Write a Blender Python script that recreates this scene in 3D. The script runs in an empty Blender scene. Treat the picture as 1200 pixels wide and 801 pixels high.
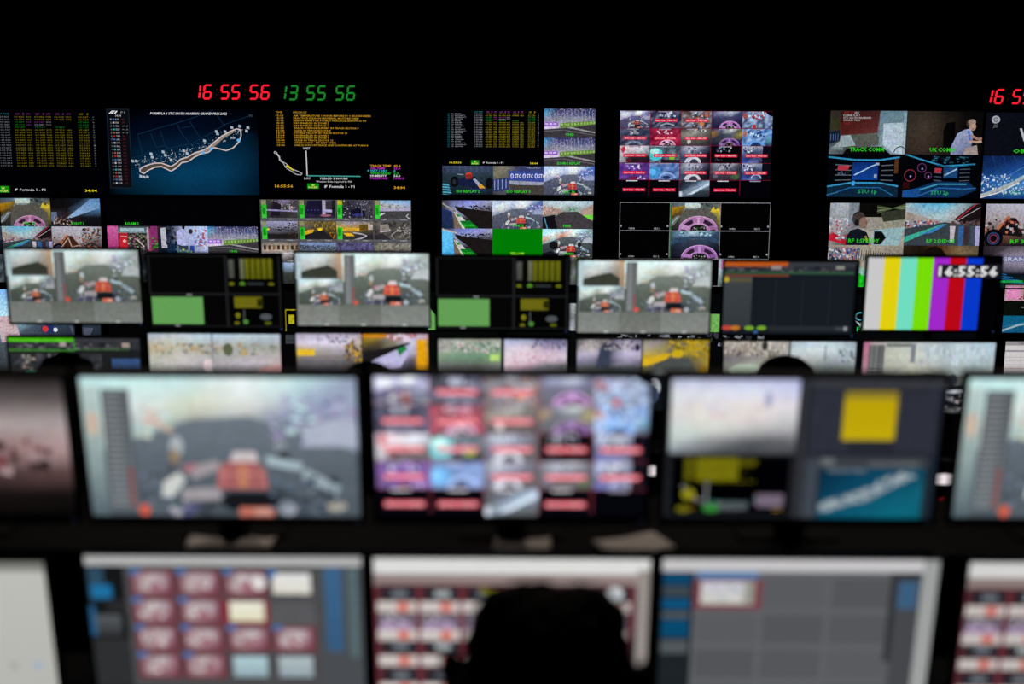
import bpy, bmesh, math, random
import numpy as np
from mathutils import Vector, Matrix
R = math.radians
C = bpy.context.scene.collection
sc = bpy.context.scene

# ------------------------------------------------------------------ camera
FPX = 1667.0
PITCH, ROLL = R(12.0), R(0.3)
CAMZ = 2.9
ROT = Matrix.Rotation(math.pi/2-PITCH, 3, 'X') @ Matrix.Rotation(ROLL, 3, 'Z')
CAM = Vector((0, 0, CAMZ))
cd = bpy.data.cameras.new('camera'); cam = bpy.data.objects.new('camera', cd); C.objects.link(cam)
cam.matrix_world = Matrix.Translation(CAM) @ ROT.to_4x4()
cd.sensor_width = 36; cd.lens = FPX*36/1200
cd.clip_start = .05; cd.clip_end = 100
cd.dof.use_dof = True; cd.dof.focus_distance = 11.0; cd.dof.aperture_fstop = 1.8
sc.camera = cam

def at(px, py, Y):
    "a point of the plane y=Y seen at that pixel"
    d = ROT @ Vector(((px-600)/FPX, -(py-400.5)/FPX, -1))
    return CAM + d*(Y/d.y)

# ------------------------------------------------------------------ materials
def mat(name, col, rough=.6, spec=.3, bump=0, scale=60, var=.15, metal=0):
    m = bpy.data.materials.new(name); m.use_nodes = True
    nt = m.node_tree; b = nt.nodes['Principled BSDF']
    tc = nt.nodes.new('ShaderNodeTexCoord'); n = nt.nodes.new('ShaderNodeTexNoise')
    n.inputs['Scale'].default_value = scale; n.inputs['Detail'].default_value = 3
    nt.links.new(tc.outputs['Object'], n.inputs['Vector'])
    rp = nt.nodes.new('ShaderNodeValToRGB')
    rp.color_ramp.elements[0].color = [c*(1-var) for c in col]+[1]
    rp.color_ramp.elements[1].color = [c*(1+var) for c in col]+[1]
    nt.links.new(n.outputs['Fac'], rp.inputs['Fac']); nt.links.new(rp.outputs['Color'], b.inputs['Base Color'])
    b.inputs['Roughness'].default_value = rough; b.inputs['Metallic'].default_value = metal
    b.inputs['Specular IOR Level'].default_value = spec
    if bump:
        bp = nt.nodes.new('ShaderNodeBump'); bp.inputs['Strength'].default_value = bump; bp.inputs['Distance'].default_value = .002
        nt.links.new(n.outputs['Fac'], bp.inputs['Height']); nt.links.new(bp.outputs['Normal'], b.inputs['Normal'])
    return m
def emis(name, col, s):
    m = bpy.data.materials.new(name); m.use_nodes = True; nt = m.node_tree; nt.nodes.clear()
    e = nt.nodes.new('ShaderNodeEmission'); o = nt.nodes.new('ShaderNodeOutputMaterial')
    e.inputs['Color'].default_value = (*col, 1); e.inputs['Strength'].default_value = s
    nt.links.new(e.outputs[0], o.inputs[0]); return m
M = dict(
    wall=mat('matt_black_paint', (.004, .004, .0045), .95, .1),
    floor=mat('black_carpet', (.004, .004, .005), 1, .05, .6, 300),
    plastic=mat('black_plastic', (.004, .004, .0045), .65, .12, .2, 400),
    metal=mat('black_steel', (.008, .008, .009), .5, .2, 0, 30),
    laminate=mat('dark_desk_laminate', (.006, .006, .007), .7, .1, .1, 200),
    paper=mat('white_paper', (.75, .71, .68), .9, .1, 0, 20, .03),
    grey=mat('grey_plastic', (.30, .30, .31), .6, .2, .1, 90),
    cloth=mat('black_cloth', (.006, .006, .007), 1, .05, .6, 200),
    chair=mat('black_mesh_fabric', (.008, .008, .008), 1, .05, .6, 250),
    skin=mat('skin', (.25, .14, .10), .6, .3, .1, 120, .08),
    hair=mat('black_hair', (.005, .004, .0035), .8, .12, .6, 150),
    red=emis('red_led', (1, .012, .03), 1.15), redoff=emis('dim_red_led', (.5, .004, .015), .12),
    green=emis('green_led', (.012, .25, .022), .85),
    blue=emis('blue_power_led', (.06, .10, .30), .5),
    bluedim=emis('faint_blue_light', (.02, .03, .06), .5),
    lamp=emis('fill_lamp_diffuser', (1, .85, .7), 2.0),  # glowing face of the added fill lamps
    white=emis('lit_white_key', (1, .9, .93), .95))
# the light a screen gives off: its picture is stored as a colour attribute of the panel
def screen_material():
    m = bpy.data.materials.new('lit_screen'); m.use_nodes = True; nt = m.node_tree; nt.nodes.clear()
    a = nt.nodes.new('ShaderNodeAttribute'); a.attribute_name = 'picture'
    e = nt.nodes.new('ShaderNodeEmission'); o = nt.nodes.new('ShaderNodeOutputMaterial')
    # fine irregular texture of the camera pictures; alpha of the attribute says how much (data pages: none)
    tc = nt.nodes.new('ShaderNodeTexCoord'); oi = nt.nodes.new('ShaderNodeObjectInfo'); n = nt.nodes.new('ShaderNodeTexNoise'); n.noise_dimensions = '4D'
    n.inputs['Scale'].default_value = 58; n.inputs['Detail'].default_value = 4; n.inputs['Roughness'].default_value = .62
    w = nt.nodes.new('ShaderNodeMath'); w.operation = 'MULTIPLY'; w.inputs[1].default_value = 60
    nt.links.new(oi.outputs['Random'], w.inputs[0]); nt.links.new(w.outputs[0], n.inputs['W']); nt.links.new(tc.outputs['Object'], n.inputs['Vector'])
    mr = nt.nodes.new('ShaderNodeMapRange'); mr.data_type = 'FLOAT_VECTOR'
    for k, v in ((7, (.33,)*3), (8, (.67,)*3), (9, (.30, .30, .28)), (10, (1.75, 1.75, 1.8))): mr.inputs[k].default_value = v
    hs = nt.nodes.new('ShaderNodeHueSaturation'); hs.inputs['Saturation'].default_value = .3
    nt.links.new(n.outputs['Color'], hs.inputs['Color']); nt.links.new(hs.outputs['Color'], mr.inputs[6])
    mx = nt.nodes.new('ShaderNodeMix'); mx.data_type = 'RGBA'; mx.blend_type = 'MULTIPLY'
    nt.links.new(a.outputs['Alpha'], mx.inputs[0]); nt.links.new(a.outputs['Color'], mx.inputs[6]); nt.links.new(mr.outputs[1], mx.inputs[7])
    nt.links.new(mx.outputs[2], e.inputs['Color']); nt.links.new(e.outputs[0], o.inputs[0]); return m
M['screen'] = screen_material()

# ------------------------------------------------------------------ object helpers
def tag(o, label=None, cat=None, group=None, kind=None):
    if label: o['label'] = label
    if cat: o['category'] = cat
    if group: o['group'] = group
    if kind: o['kind'] = kind
    return o
def empty(name, loc, label, cat, group=None, rz=0):
    o = bpy.data.objects.new(name, None); C.objects.link(o); o.location = loc; o.rotation_euler.z = rz
    o.empty_display_size = .05
    return tag(o, label, cat, group)
def link(name, me, m, parent=None, loc=(0, 0, 0), rot=(0, 0, 0)):
    o = bpy.data.objects.new(name, me); C.objects.link(o)
    if m is not None: me.materials.append(m)
    if parent: o.parent = parent
    o.location = loc; o.rotation_euler = rot
    return o
def box(bm, x0, x1, y0, y1, z0, z1, bev=0, mtx=None):
    g = bmesh.ops.create_cube(bm, size=1)['verts']
    for v in g:
        v.co = Vector(((x0+x1)/2+v.co.x*(x1-x0), (y0+y1)/2+v.co.y*(y1-y0), (z0+z1)/2+v.co.z*(z1-z0)))
    if bev:
        es = list({e for v in g for e in v.link_edges})
        r = bmesh.ops.bevel(bm, geom=es, offset=bev, segments=2, affect='EDGES', profile=.6)
        g = list({v for f in r['faces'] for v in f.verts} | {v for v in g if v.is_valid})
    if mtx is not None: bmesh.ops.transform(bm, matrix=mtx, verts=[v for v in g if v.is_valid])
def tube(bm, pts, r, n=12, caps=True, radii=None):
    pts = [Vector(p) for p in pts]; rings = []
    for i, p in enumerate(pts):
        a = pts[max(0, i-1)]; b = pts[min(len(pts)-1, i+1)]; t = (b-a).normalized()
        u = t.cross(Vector((0, 0, 1)) if abs(t.z) < .9 else Vector((1, 0, 0))).normalized(); w = t.cross(u)
        rr = radii[i] if radii else r
        rings.append([bm.verts.new(p+u*rr*math.cos(2*math.pi*k/n)+w*rr*math.sin(2*math.pi*k/n)) for k in range(n)])
    for a, b in zip(rings, rings[1:]):
        for k in range(n): bm.faces.new((a[k], a[(k+1) % n], b[(k+1) % n], b[k]))
    if caps: bm.faces.new(rings[0][::-1]); bm.faces.new(rings[-1])
def ell(bm, c, r, seg=20, mtx=None):
    g = bmesh.ops.create_uvsphere(bm, u_segments=seg, v_segments=seg*2//3, radius=1)['verts']
    mm = Matrix.Translation(c) @ (mtx.to_4x4() if mtx else Matrix()) @ Matrix.Diagonal((*r, 1))
    bmesh.ops.transform(bm, matrix=mm, verts=g)
def mk(name, bm, m, parent=None, loc=(0, 0, 0), rot=(0, 0, 0), smooth=False):
    bmesh.ops.recalc_face_normals(bm, faces=bm.faces)
    me = bpy.data.meshes.new(name); bm.to_mesh(me); bm.free()
    if smooth:
        for p in me.polygons: p.use_smooth = True
    return link(name, me, m, parent, loc, rot)

# ------------------------------------------------------------------ pictures on the screens
def lin(c):
    if isinstance(c, str):
        c = c.lstrip('#'); c = [int(c[i:i+2], 16) for i in (0, 2, 4)]
    return np.array([(v/255/12.92 if v/255 <= .04045 else ((v/255+.055)/1.055)**2.4) for v in c])
def mix(a, b, t):
    return lin(a)*(1-t)+lin(b)*t if isinstance(a, str) else a*(1-t)+b*t
def L(c): return lin(c) if isinstance(c, (str, tuple, list)) else c
GLY = {}
def glyphs(s, bold, res=1):
    k = (s, bold)
    if k not in GLY:
        cu = bpy.data.curves.new('t', 'FONT'); cu.body = s; cu.size = 1; cu.resolution_u = res
        cu.offset = .02 if bold else 0
        ob = bpy.data.objects.new('t', cu); C.objects.link(ob)
        dg = bpy.context.evaluated_depsgraph_get(); me = ob.evaluated_get(dg).to_mesh()
        vs = np.array([(v.co.x, v.co.y) for v in me.vertices]) if len(me.vertices) else np.zeros((0, 2))
        fs = [tuple(p.vertices) for p in me.polygons]
        ob.evaluated_get(dg).to_mesh_clear(); bpy.data.objects.remove(ob); bpy.data.curves.remove(cu)
        GLY[k] = (vs, fs)
    return GLY[k]
class Pic:
    """vector picture, 160 x 90 units, painted in thin layers"""
    def __init__(s, gain=1.0, wash=0.0):
        s.v = []; s.f = []; s.c = []; s.n = 0; s.bb = np.zeros((0, 4)); s.ly = np.zeros(0); s.gain = gain; s.wash = wash; s.gr = 1.0; s.gm = 1.0; s.bs = 1.0; s.bn = 1.0
        s.rnd = random.Random(7)
    def add(s, vs, fs, cols):
        """vs Nx2 root units; fs faces; cols: one colour or N colours"""
        if not len(fs): return
        vs = np.asarray(vs, float); x0, y0 = vs.min(0); x1, y1 = vs.max(0); e = .01
        if len(s.ly):
            hit = (s.bb[:, 0] < x1-e) & (s.bb[:, 2] > x0+e) & (s.bb[:, 1] < y1-e) & (s.bb[:, 3] > y0+e)
            l = s.ly[hit].max()+1 if hit.any() else 0
        else: l = 0
        s.bb = np.vstack([s.bb, [x0, y0, x1, y1]]); s.ly = np.append(s.ly, l)
        cols = np.atleast_2d(cols)*s.gain; cols = cols*(1-s.wash)+cols.mean()*0+s.wash*cols.max()
        if len(cols) == 1: cols = np.repeat(cols, len(vs), 0)
        cols = np.hstack([cols, np.full((len(cols), 1), s.gr*s.gm)])
        for p in vs: s.v.append((p[0], p[1], l))
        for f in fs:
            s.f.append([i+s.n for i in f])
            for i in f: s.c.append(cols[i])
        s.n += len(vs)
    def mesh(s, W, name):
        k = W/160
        # local frame: x right from the middle, z down from the top, picture faces -y
        vs = [((x-80)*k, -l*4e-5, -y*k) for x, y, l in s.v]
        me = bpy.data.meshes.new(name); me.from_pydata(vs, [], [f[::-1] for f in s.f])
        at_ = me.color_attributes.new('picture', 'FLOAT_COLOR', 'CORNER')
        cols = []; i = 0
        for f in s.f:
            for j in range(len(f)-1, -1, -1): cols.append(tuple(s.c[i+j]))
            i += len(f)
        at_.data.foreach_set('color', np.array(cols, 'f').ravel()); return me
class Cv:
    def __init__(s, pic, x=0, y=0, w=160, h=90): s.p, s.x, s.y, s.w, s.h = pic, x, y, w, h; s.kx = w/160; s.ky = h/90
    def sub(s, x, y, w, h): return Cv(s.p, s.x+x*s.kx, s.y+y*s.ky, w*s.kx, h*s.ky)
    def cell(s, i, j, nx, ny): return s.sub(160/nx*i, 90/ny*j, 160/nx, 90/ny)
    def T(s, pts): return [(s.x+a*s.kx, s.y+b*s.ky) for a, b in pts]
    def poly(s, pts, col):
        P = s.T(pts); cols = [L(c) for c in col] if isinstance(col, list) else [L(col)]*len(P)
        q = [(p[0], p[1], *c) for p, c in zip(P, cols)]
        for ax, lim, sg in ((0, s.x, 1), (0, s.x+s.w, -1), (1, s.y, 1), (1, s.y+s.h, -1)):
            out = []
            for i in range(len(q)):
                a, b = np.array(q[i-1]), np.array(q[i]); da, db = sg*(a[ax]-lim), sg*(b[ax]-lim)
                if (da >= 0) != (db >= 0): out.append(a+(b-a)*(da/(da-db)))
                if db >= 0: out.append(b)
            q = out
            if len(q) < 3: return
        q = np.array(q); s.p.add(q[:, :2], [tuple(range(len(q)))], q[:, 2:])
    def rect(s, x, y, w, h, col, col2=None):
        c = [col, col, col2, col2] if col2 is not None else col
        s.poly([(x, y), (x+w, y), (x+w, y+h), (x, y+h)], c)
    def fill(s, col, col2=None): s.rect(0, 0, 160, 90, col, col2)
    def line(s, pts, w, col):
        for (a, b), (c, d) in zip(pts, pts[1:]):
            l = math.hypot(c-a, d-b) or 1; nx, ny = -(d-b)/l*w/2, (c-a)/l*w/2
            s.poly([(a+nx, b+ny), (c+nx, d+ny), (c-nx, d-ny), (a-nx, b-ny)], col)
    def disc(s, cx, cy, rx, ry, col, n=20, a0=0, a1=360):
        s.poly([(cx+rx*math.cos(R(a0+(a1-a0)*i/n)), cy-ry*math.sin(R(a0+(a1-a0)*i/n))) for i in range(n+(a1-a0 < 360))], col)
    def ring(s, cx, cy, rx, ry, w, col, a0=0, a1=360, n=20):
        s.line([(cx+rx*math.cos(R(a0+(a1-a0)*i/n)), cy-ry*math.sin(R(a0+(a1-a0)*i/n))) for i in range(n+1)], w, col)
    def grid(s, x, y, w, h, rows):
        ny, nx = len(rows), len(rows[0])
        x1, y1 = min(160, x+w), min(90, y+h); x0, y0 = max(0, x), max(0, y)
        P = s.T([(x0+(x1-x0)*i/(nx-1), y0+(y1-y0)*j/(ny-1)) for j in range(ny) for i in range(nx)])
        s.p.add(P, [(j*nx+i, j*nx+i+1, (j+1)*nx+i+1, (j+1)*nx+i) for j in range(ny-1) for i in range(nx-1)],
                np.array([L(c) for r in rows for c in r]))
    def mos(s, x, y, w, h, nx, ny, cols, smooth=True, dark=0):
        """busy texture: random mixes of the given colours"""
        rn = s.p.rnd; cs = [L(c) for c in cols]
        def pick():
            a, b = rn.choice(cs), rn.choice(cs); t = rn.random(); return (a*t+b*(1-t))*(1-dark*rn.random())
        if smooth: s.grid(x, y, w, h, [[pick() for _ in range(nx+1)] for _ in range(ny+1)])
        else:
            P, F, K = [], [], []
            for j in range(ny):
                for i in range(nx):
                    b = len(P); P += [(x+w*(i+a)/nx, y+h*(j+c)/ny) for a, c in ((0, 0), (1, 0), (1, 1), (0, 1))]
                    F.append((b, b+1, b+2, b+3)); K += [rn.choice(cs)]*4
            s.p.add(s.T(P), F, np.array(K))
    def bits(s, x, y, w, h, n, cols, sz=(3, 8), asp=1):
        rn = s.p.rnd
        for _ in range(int(n*s.p.bn)):
            a, b = x+rn.random()*w, y+rn.random()*h; q = rn.uniform(*sz)*s.p.bs; r = q*asp
            s.poly([(a-q/2+rn.uniform(-.3, .3)*q, b-r/2), (a+q/2, b-r/2+rn.uniform(-.3, .3)*r), (a+q/2*rn.uniform(.4, 1), b+r/2), (a-q/2, b+r/2*rn.uniform(.3, 1))], rn.choice(cols))
    def text(s, x, y, t, h, col, al='l', w=None, bold=False, slant=0):
        vs, fs = glyphs(t, bold)
        if not len(vs): return
        k = h/.70; x0, x1 = vs[:, 0].min(), vs[:, 0].max(); kx = k
        if w: kx = w/(x1-x0)
        wd = (x1-x0)*kx; ox = x-(0 if al == 'l' else wd/2 if al == 'c' else wd)
        X = ox+(vs[:, 0]-x0)*kx+vs[:, 1]*k*slant; Y = y+h/2-vs[:, 1]*k
        P = np.stack([s.x+X*s.kx, s.y+Y*s.ky], 1)
        g = s.p.gr; s.p.gr = 0; s.p.add(P, fs, L(col)); s.p.gr = g

def page(g):
    def deco(f):
        def h(c, *a, **k):
            o = c.p.gr; c.p.gr = g; f(c, *a, **k); c.p.gr = o
        return h
    return deco
rn = random.Random(3)
def digits(n): return ''.join(rn.choice('0123456789') for _ in range(n))
POOL5 = [digits(2)+'.'+digits(3) for _ in range(9)]; POOL3 = [digits(3) for _ in range(7)]
POOLN = [''.join(rn.choice('AEIORSTNLMKB') for _ in range(k)) for k in (5, 7, 6, 9, 5, 8, 10, 6)]
# ---- data pages
def crown_logo(c, x, y, w, h):
    c.rect(x, y, w, h, '0f8a12')
    m = x+w/2
    c.poly([(m-w*.16, y+h*.12), (m-w*.06, y+h*.3), (m, y+h*.06), (m+w*.06, y+h*.3), (m+w*.16, y+h*.12), (m+w*.09, y+h*.45), (m-w*.09, y+h*.45)], 'b8d860')
    c.text(m, y+h*.72, 'ROLEX', h*.3, 'd8e870', 'c', w*.8, True)
def formula_mark(c, x, y, t, w, h=2.4):
    c.poly([(x, y-h/2), (x+3, y-h/2), (x+2.2, y), (x+1, y+h/2), (x-.4, y+h/2)], 'b8b8b8')
    c.text(x+5, y, t, h, 'd0d0d0', 'l', w-5, True)
@page(0)
def timing(c, dim=1.0, tail='Formula 1 - P1'):
    c.fill('010103')
    Y, G, P, W, CY = [mix('000000', k, dim) for k in ('9c8e1c', '1e9030', '983898', '9496a0', '1c8488')]
    H = 1.5; cols = [(68, 10.5, 5), (80.5, 5, 3), (89, 10.5, 5), (101, 5.6, 3), (110, 10, 5), (122, 5.6, 3), (134.6, 11, 5)]
    c.text(51, 5.6, 'LAP TIME', 1.9, CY, 'l', 12)
    for x, w, n in cols: c.text(x+1, 5.6, 'S1' if n == 5 else 'SPD', 1.9, P if x < 130 else Y, 'l', w-1)
    for r in range(20):
        y = 8.7+r*2.68
        if r < 1 or r > 8: c.text(8.5, y, '%02d' % (r+1), H, CY, 'l', 2.8)
        else: c.text(8.5, y, '%02d' % (r+1), H, mix('000000', CYH, .8), 'l', 2.8)
        c.text(14.8, y, digits(2), H, W, 'l', 2.8)
        n = POOLN[(r*3) % 8]; c.text(20, y, n, H, W, 'l', len(n)*1.75)
        c.text(51, y, '1:'+POOL5[r % 9], H, W, 'l', 12)
        for k, (x, w, n) in enumerate(cols):
            col = Y
            if r in (2, 3) and k in (0, 6): col = G
            if r == 2 and k in (1, 2): col = P
            if r == 3 and k in (1, 2): col = W if k == 2 else P
            if r in (2, 3) and k == 3: col = W
            if r in (2, 3, 4) and k in (4, 5):
                if not (r == 4 and k == 4): continue
            if r == 4 and k in (1, 3): continue
            if r == 4: col = G
            c.text(x, y, (POOL5 if n == 5 else POOL3)[(r*5+k) % 7], H, col, 'l', w)
        c.text(150, y, str((r*7) % 19), H, W, 'l', 1.5)
    c.text(11, 84.8, '16:55:56', 2.7, 'e0cc20', 'l', 19, True); crown_logo(c, 45, 81, 13, 7)
    formula_mark(c, 64, 84.8, tail, 32); c.text(138, 85.4, '34:04', 2.7, 'e0cc20', 'l', 12.5, True)
CYH = '1c8c90'
MSG = ['AIR TEMPERATURE 1 HOUR BEFORE P1 = 25.8 DEGREES', 'PRACTICE SESSION MATERIAL MUST BE USED', 'RISK OF RAIN FOR F1 FIRST PRACTICE SESSION IS 0%',
       'DRS ENABLED IN ZONE 2', 'DRS ENABLED IN ZONE 1', 'TRACK SURFACE SLIPPERY IN TRACK SECTOR 9', 'CLEAR IN TRACK SECTOR 8', 'DOUBLE YELLOW IN TRACK SECTOR 12',
       'DRS ENABLED IN ZONE 3', 'DRS ENABLED IN ZONE 1', 'CLEAR IN TRACK SECTOR 15', 'GREEN LIGHT - PIT EXIT OPEN', 'CAR 22 RUN OFF TRACK AND CONTINUED AT TURN 8']
MW = [81, 68.6, 76, 37, 36, 68, 38.5, 56, 37, 36, 41, 43.7, 77.5]
@page(0)
def messages(c, Y='b88a20'):
    c.fill('010103')
    c.text(17.4, 4.2, 'TIME', 1.9, Y, 'l', 7); c.text(35.7, 4.2, 'MESSAGE', 1.9, Y, 'l', 14)
    for i, (m, w) in enumerate(zip(MSG, MW)):
        y = 7.7+i*2.55
        c.text(17.6+i*.05, y, '15:%02d' % (10+i*3), 1.6, Y, 'l', 8, True); c.text(35.9, y, m, 1.6, Y, 'l', w, True)
    pts = [(15, 45), (17, 45.6), (18.5, 48), (20.5, 50.5), (20.6, 53), (24, 56), (27.5, 58), (31, 62), (35, 64), (39, 65.5), (43.5, 68), (42, 69.5), (37, 68.8), (33, 66), (28, 63), (26, 61), (24, 57), (20, 54), (19.8, 51), (17.4, 47.6), (14.6, 46.4), (15, 45)]
    c.line(pts, .7, 'b8b8c0'); c.poly([(26, 60), (28.5, 58.6), (33, 62.5), (35.5, 66)], 'd0c020')
    c.line([(48.3, 44), (48.8, 70.2)], 1.1, 'c8c8cc'); c.line([(49, 70.2), (105, 70.6)], 1.1, '3a9a90')
    c.text(45, 41.5, 'WET', 2.2, 'b8b8b8', 'l', 7.5, True); c.text(45.5, 73, 'DRY', 2.2, 'b8b8b8', 'l', 7, True)
    c.text(62.5, 73, 'PERIOD 3 HOURS', 2.2, 'd0d0d0', 'l', 29, True); c.text(58, 76.2, 'Weather Data Supplied by FIA', 1.7, 'b0b0b0', 'l', 38, True)
    for i, (a, b, col) in enumerate((('TRACK TEMP', '42.6', 'd09020'), ('AIR TEMP', '25.6', 'c030b8'), ('WET / DRY', '0', '30b8d0'), ('WIND SPEED', '2.2', '20c030'), ('HUMIDITY', '56.0', 'd8d8d8'), ('PRESSURE', '1008.5', 'b828c0'))):
        c.text(115.5, 59.3+i*2.65, a, 2.1, col, 'l', (22, 16, 18, 21.5, 17, 18)[i], True); c.text(140, 59.3+i*2.65, b, 2.1, col, 'l', (7.5, 7, 2, 5, 7, 11)[i], True)
    c.poly([(112.6, 63.6), (114.3, 64.6), (112.6, 65.6)], '30b8d0')
    c.text(14.5, 81.2, '16:55:56', 2.7, 'd09a20', 'l', 19, True); crown_logo(c, 48.6, 78.3, 12.3, 5.5)
    formula_mark(c, 67, 81.4, 'Formula 1 - P1', 31.5, 2.6); c.text(140, 82.2, '34:04', 2.7, 'd09a20', 'l', 12, True)
TR = [(290, 500), (320, 480), (360, 466), (400, 455), (450, 455), (490, 470), (520, 480), (560, 455), (590, 425), (640, 410), (700, 375), (750, 360), (800, 335), (850, 290), (900, 250), (960, 215), (1010, 195), (1040, 200), (1045, 240), (1030, 290), (980, 340), (930, 358), (880, 345), (840, 335), (800, 370), (740, 385), (690, 410), (650, 440), (600, 450), (560, 490), (520, 515), (490, 500), (450, 480), (400, 485), (350, 510), (320, 535), (290, 520), (290, 500)]
def zz(p): return ((p[0]-26-.06*(p[1]-45)*max(0, 1-p[0]/1500))/7.175, (p[1]-45)/7.2)
def f1mark(c, x, y, w, h, col='e8e8e8'):
    c.poly([(x, y+h), (x+w*.28, y+h*.25), (x+w*.4, y), (x+w*.85, y), (x+w*.7, y+h*.28), (x+w*.42, y+h*.3), (x+w*.16, y+h)], col)
    c.poly([(x+w*.26, y+h), (x+w*.42, y+h*.45), (x+w*.66, y+h*.4), (x+w*.55, y+h*.62), (x+w*.46, y+h)], col)
    c.poly([(x+w*.62, y+h), (x+w*.92, y), (x+w*1.08, y), (x+w*.8, y+h)], col)
def track_art(c, tr, wd=1.2, rich=True):
    if rich:
        for a in ([(230, 415), (420, 370), (560, 330), (680, 305), (760, 260), (850, 210), (930, 160)], [(270, 240), (300, 350), (310, 400)], [(370, 235), (410, 335), (480, 322)], [(440, 210), (480, 330)], [(560, 150), (600, 230), (655, 300)],
                  [(660, 140), (710, 220), (735, 260)], [(270, 240), (400, 200), (560, 155), (700, 110), (830, 60)], [(600, 190), (680, 175)], [(240, 450), (330, 425), (400, 430)], [(330, 400), (340, 440)], [(430, 375), (440, 430)], [(520, 345), (545, 400)], [(630, 318), (640, 350)], [(790, 245), (810, 290)], [(870, 100), (915, 165), (1130, 90)]):
            c.line([tr(p) for p in a], .4, '143450')
        rn2 = random.Random(5)
        for k in range(420):
            t = rn2.random(); X = 250+t*800; Y = 462-(t**1.5)*262+rn2.gauss(0, 24); p = tr((X, Y)); q = rn2.uniform(.3, 1.2)
            c.rect(p[0], p[1], q, q*.8, rn2.choice(['3a6888', '8898a8', '1c3c58', 'b0b8c0', '28506c', '806c60', '2c3c40']))
        for X, Y in ((235, 440), (262, 440), (372, 385), (380, 410), (462, 370), (478, 395), (860, 215), (868, 232), (520, 430), (615, 360), (640, 380), (770, 285), (295, 555), (320, 560), (345, 560), (1085, 210), (1095, 185), (975, 185), (1035, 175), (925, 215)):
            p = tr((X, Y)); c.poly([(p[0]-1.4, p[1]-1.6), (p[0]+1.3, p[1]-1), (p[0]+1.6, p[1]+1.5), (p[0]-1.5, p[1]+1.2)], 'a0aeb8')
    c.line([tr(p) for p in ((300, 515), (350, 490), (440, 468), (520, 500), (600, 440), (700, 395), (800, 350), (880, 290))], 3.6, '4a4038')
    c.line([tr(p) for p in ((700, 395), (800, 350), (900, 262), (990, 208))], 3.0, '8a8078')
    c.line([tr(p) for p in TR], wd, 'c8b8b4')
    for X, Y in ((820, 345), (1022, 280), (760, 375)):
        p = tr((X, Y)); c.disc(p[0], p[1], 1.8, 1.6, '58a8e8', 8)
@page(0.35)
def seamap(c):
    c.grid(0, 0, 160, 90, [['000003', '000105', '000106', '000106', '000103'], ['00030a', '02081a', '030c20', '020a18', '01040a'], ['010a14', '041c30', '032038', '032c48', '031828'], ['00060c', '032c48', '053a5a', '053654', '02182a'], ['000306', '02202e', '042c48', '042a44', '01121e']])
@page(0)
def towerlist(c, x0, y0, w, h, n=20):
    c.rect(x0, y0, w, h, '0a0c12'); 
    for a in ((x0, y0, w, .4), (x0, y0+h, w, .4), (x0, y0, .4, h), (x0+w, y0, .4, h)): c.rect(*a, '20303c')
    f1mark(c, x0+2, y0+1.8, 9, 3); c.text(x0+15, y0+3.4, 'P1', 2.2, '8a8a8a', 'l', 4); c.text(x0+9, y0+6.8, '34:04', 2, 'a8a8a8', 'l', 6, True)
    for i in range(n):
        y = y0+10.5+i*(h-12)/n
        c.text(x0+3.5, y, str(i+1), 1.6, '8a8a90', 'l', 1.3); c.rect(x0+6, y-.8, 1.8, 1.6, ['2868b0', 'b02020', 'a05020', '30a0a0', '607080', 'b8b8b8'][(i*5) % 6])
        c.text(x0+9, y, POOLN[i % 8][:3], 1.7, 'a8a8b0', 'l', 3.8); c.text(x0+15.5, y, '+1.0' if i in (2, 3, 4) else 'OUT', 1.5, '8a8a8a' if i in (2, 3, 4) else '802020', 'l', 6 if i in (2, 3, 4) else 3)
@page(0.35)
def trackmap(c):
    seamap(c); track_art(c, zz)
    c.text(47, 5.2, 'FORMULA 1 STC SAUDI ARABIAN GRAND PRIX 2022', 2.4, 'd8d8dc', 'l', 80, True, .25)
    c.text(133, 30.4, 'PIT', 2, 'c8d0d8', 'c', 5, True); c.text(152, 7, 'N', 3, '404a50', 'c')
    towerlist(c, 1.5, 1, 23, 82)
def label(c, t, w=62, x=50, y=80, col='30c828', h=8): c.text(x, y, t, h, col, 'l', w, True)

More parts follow.
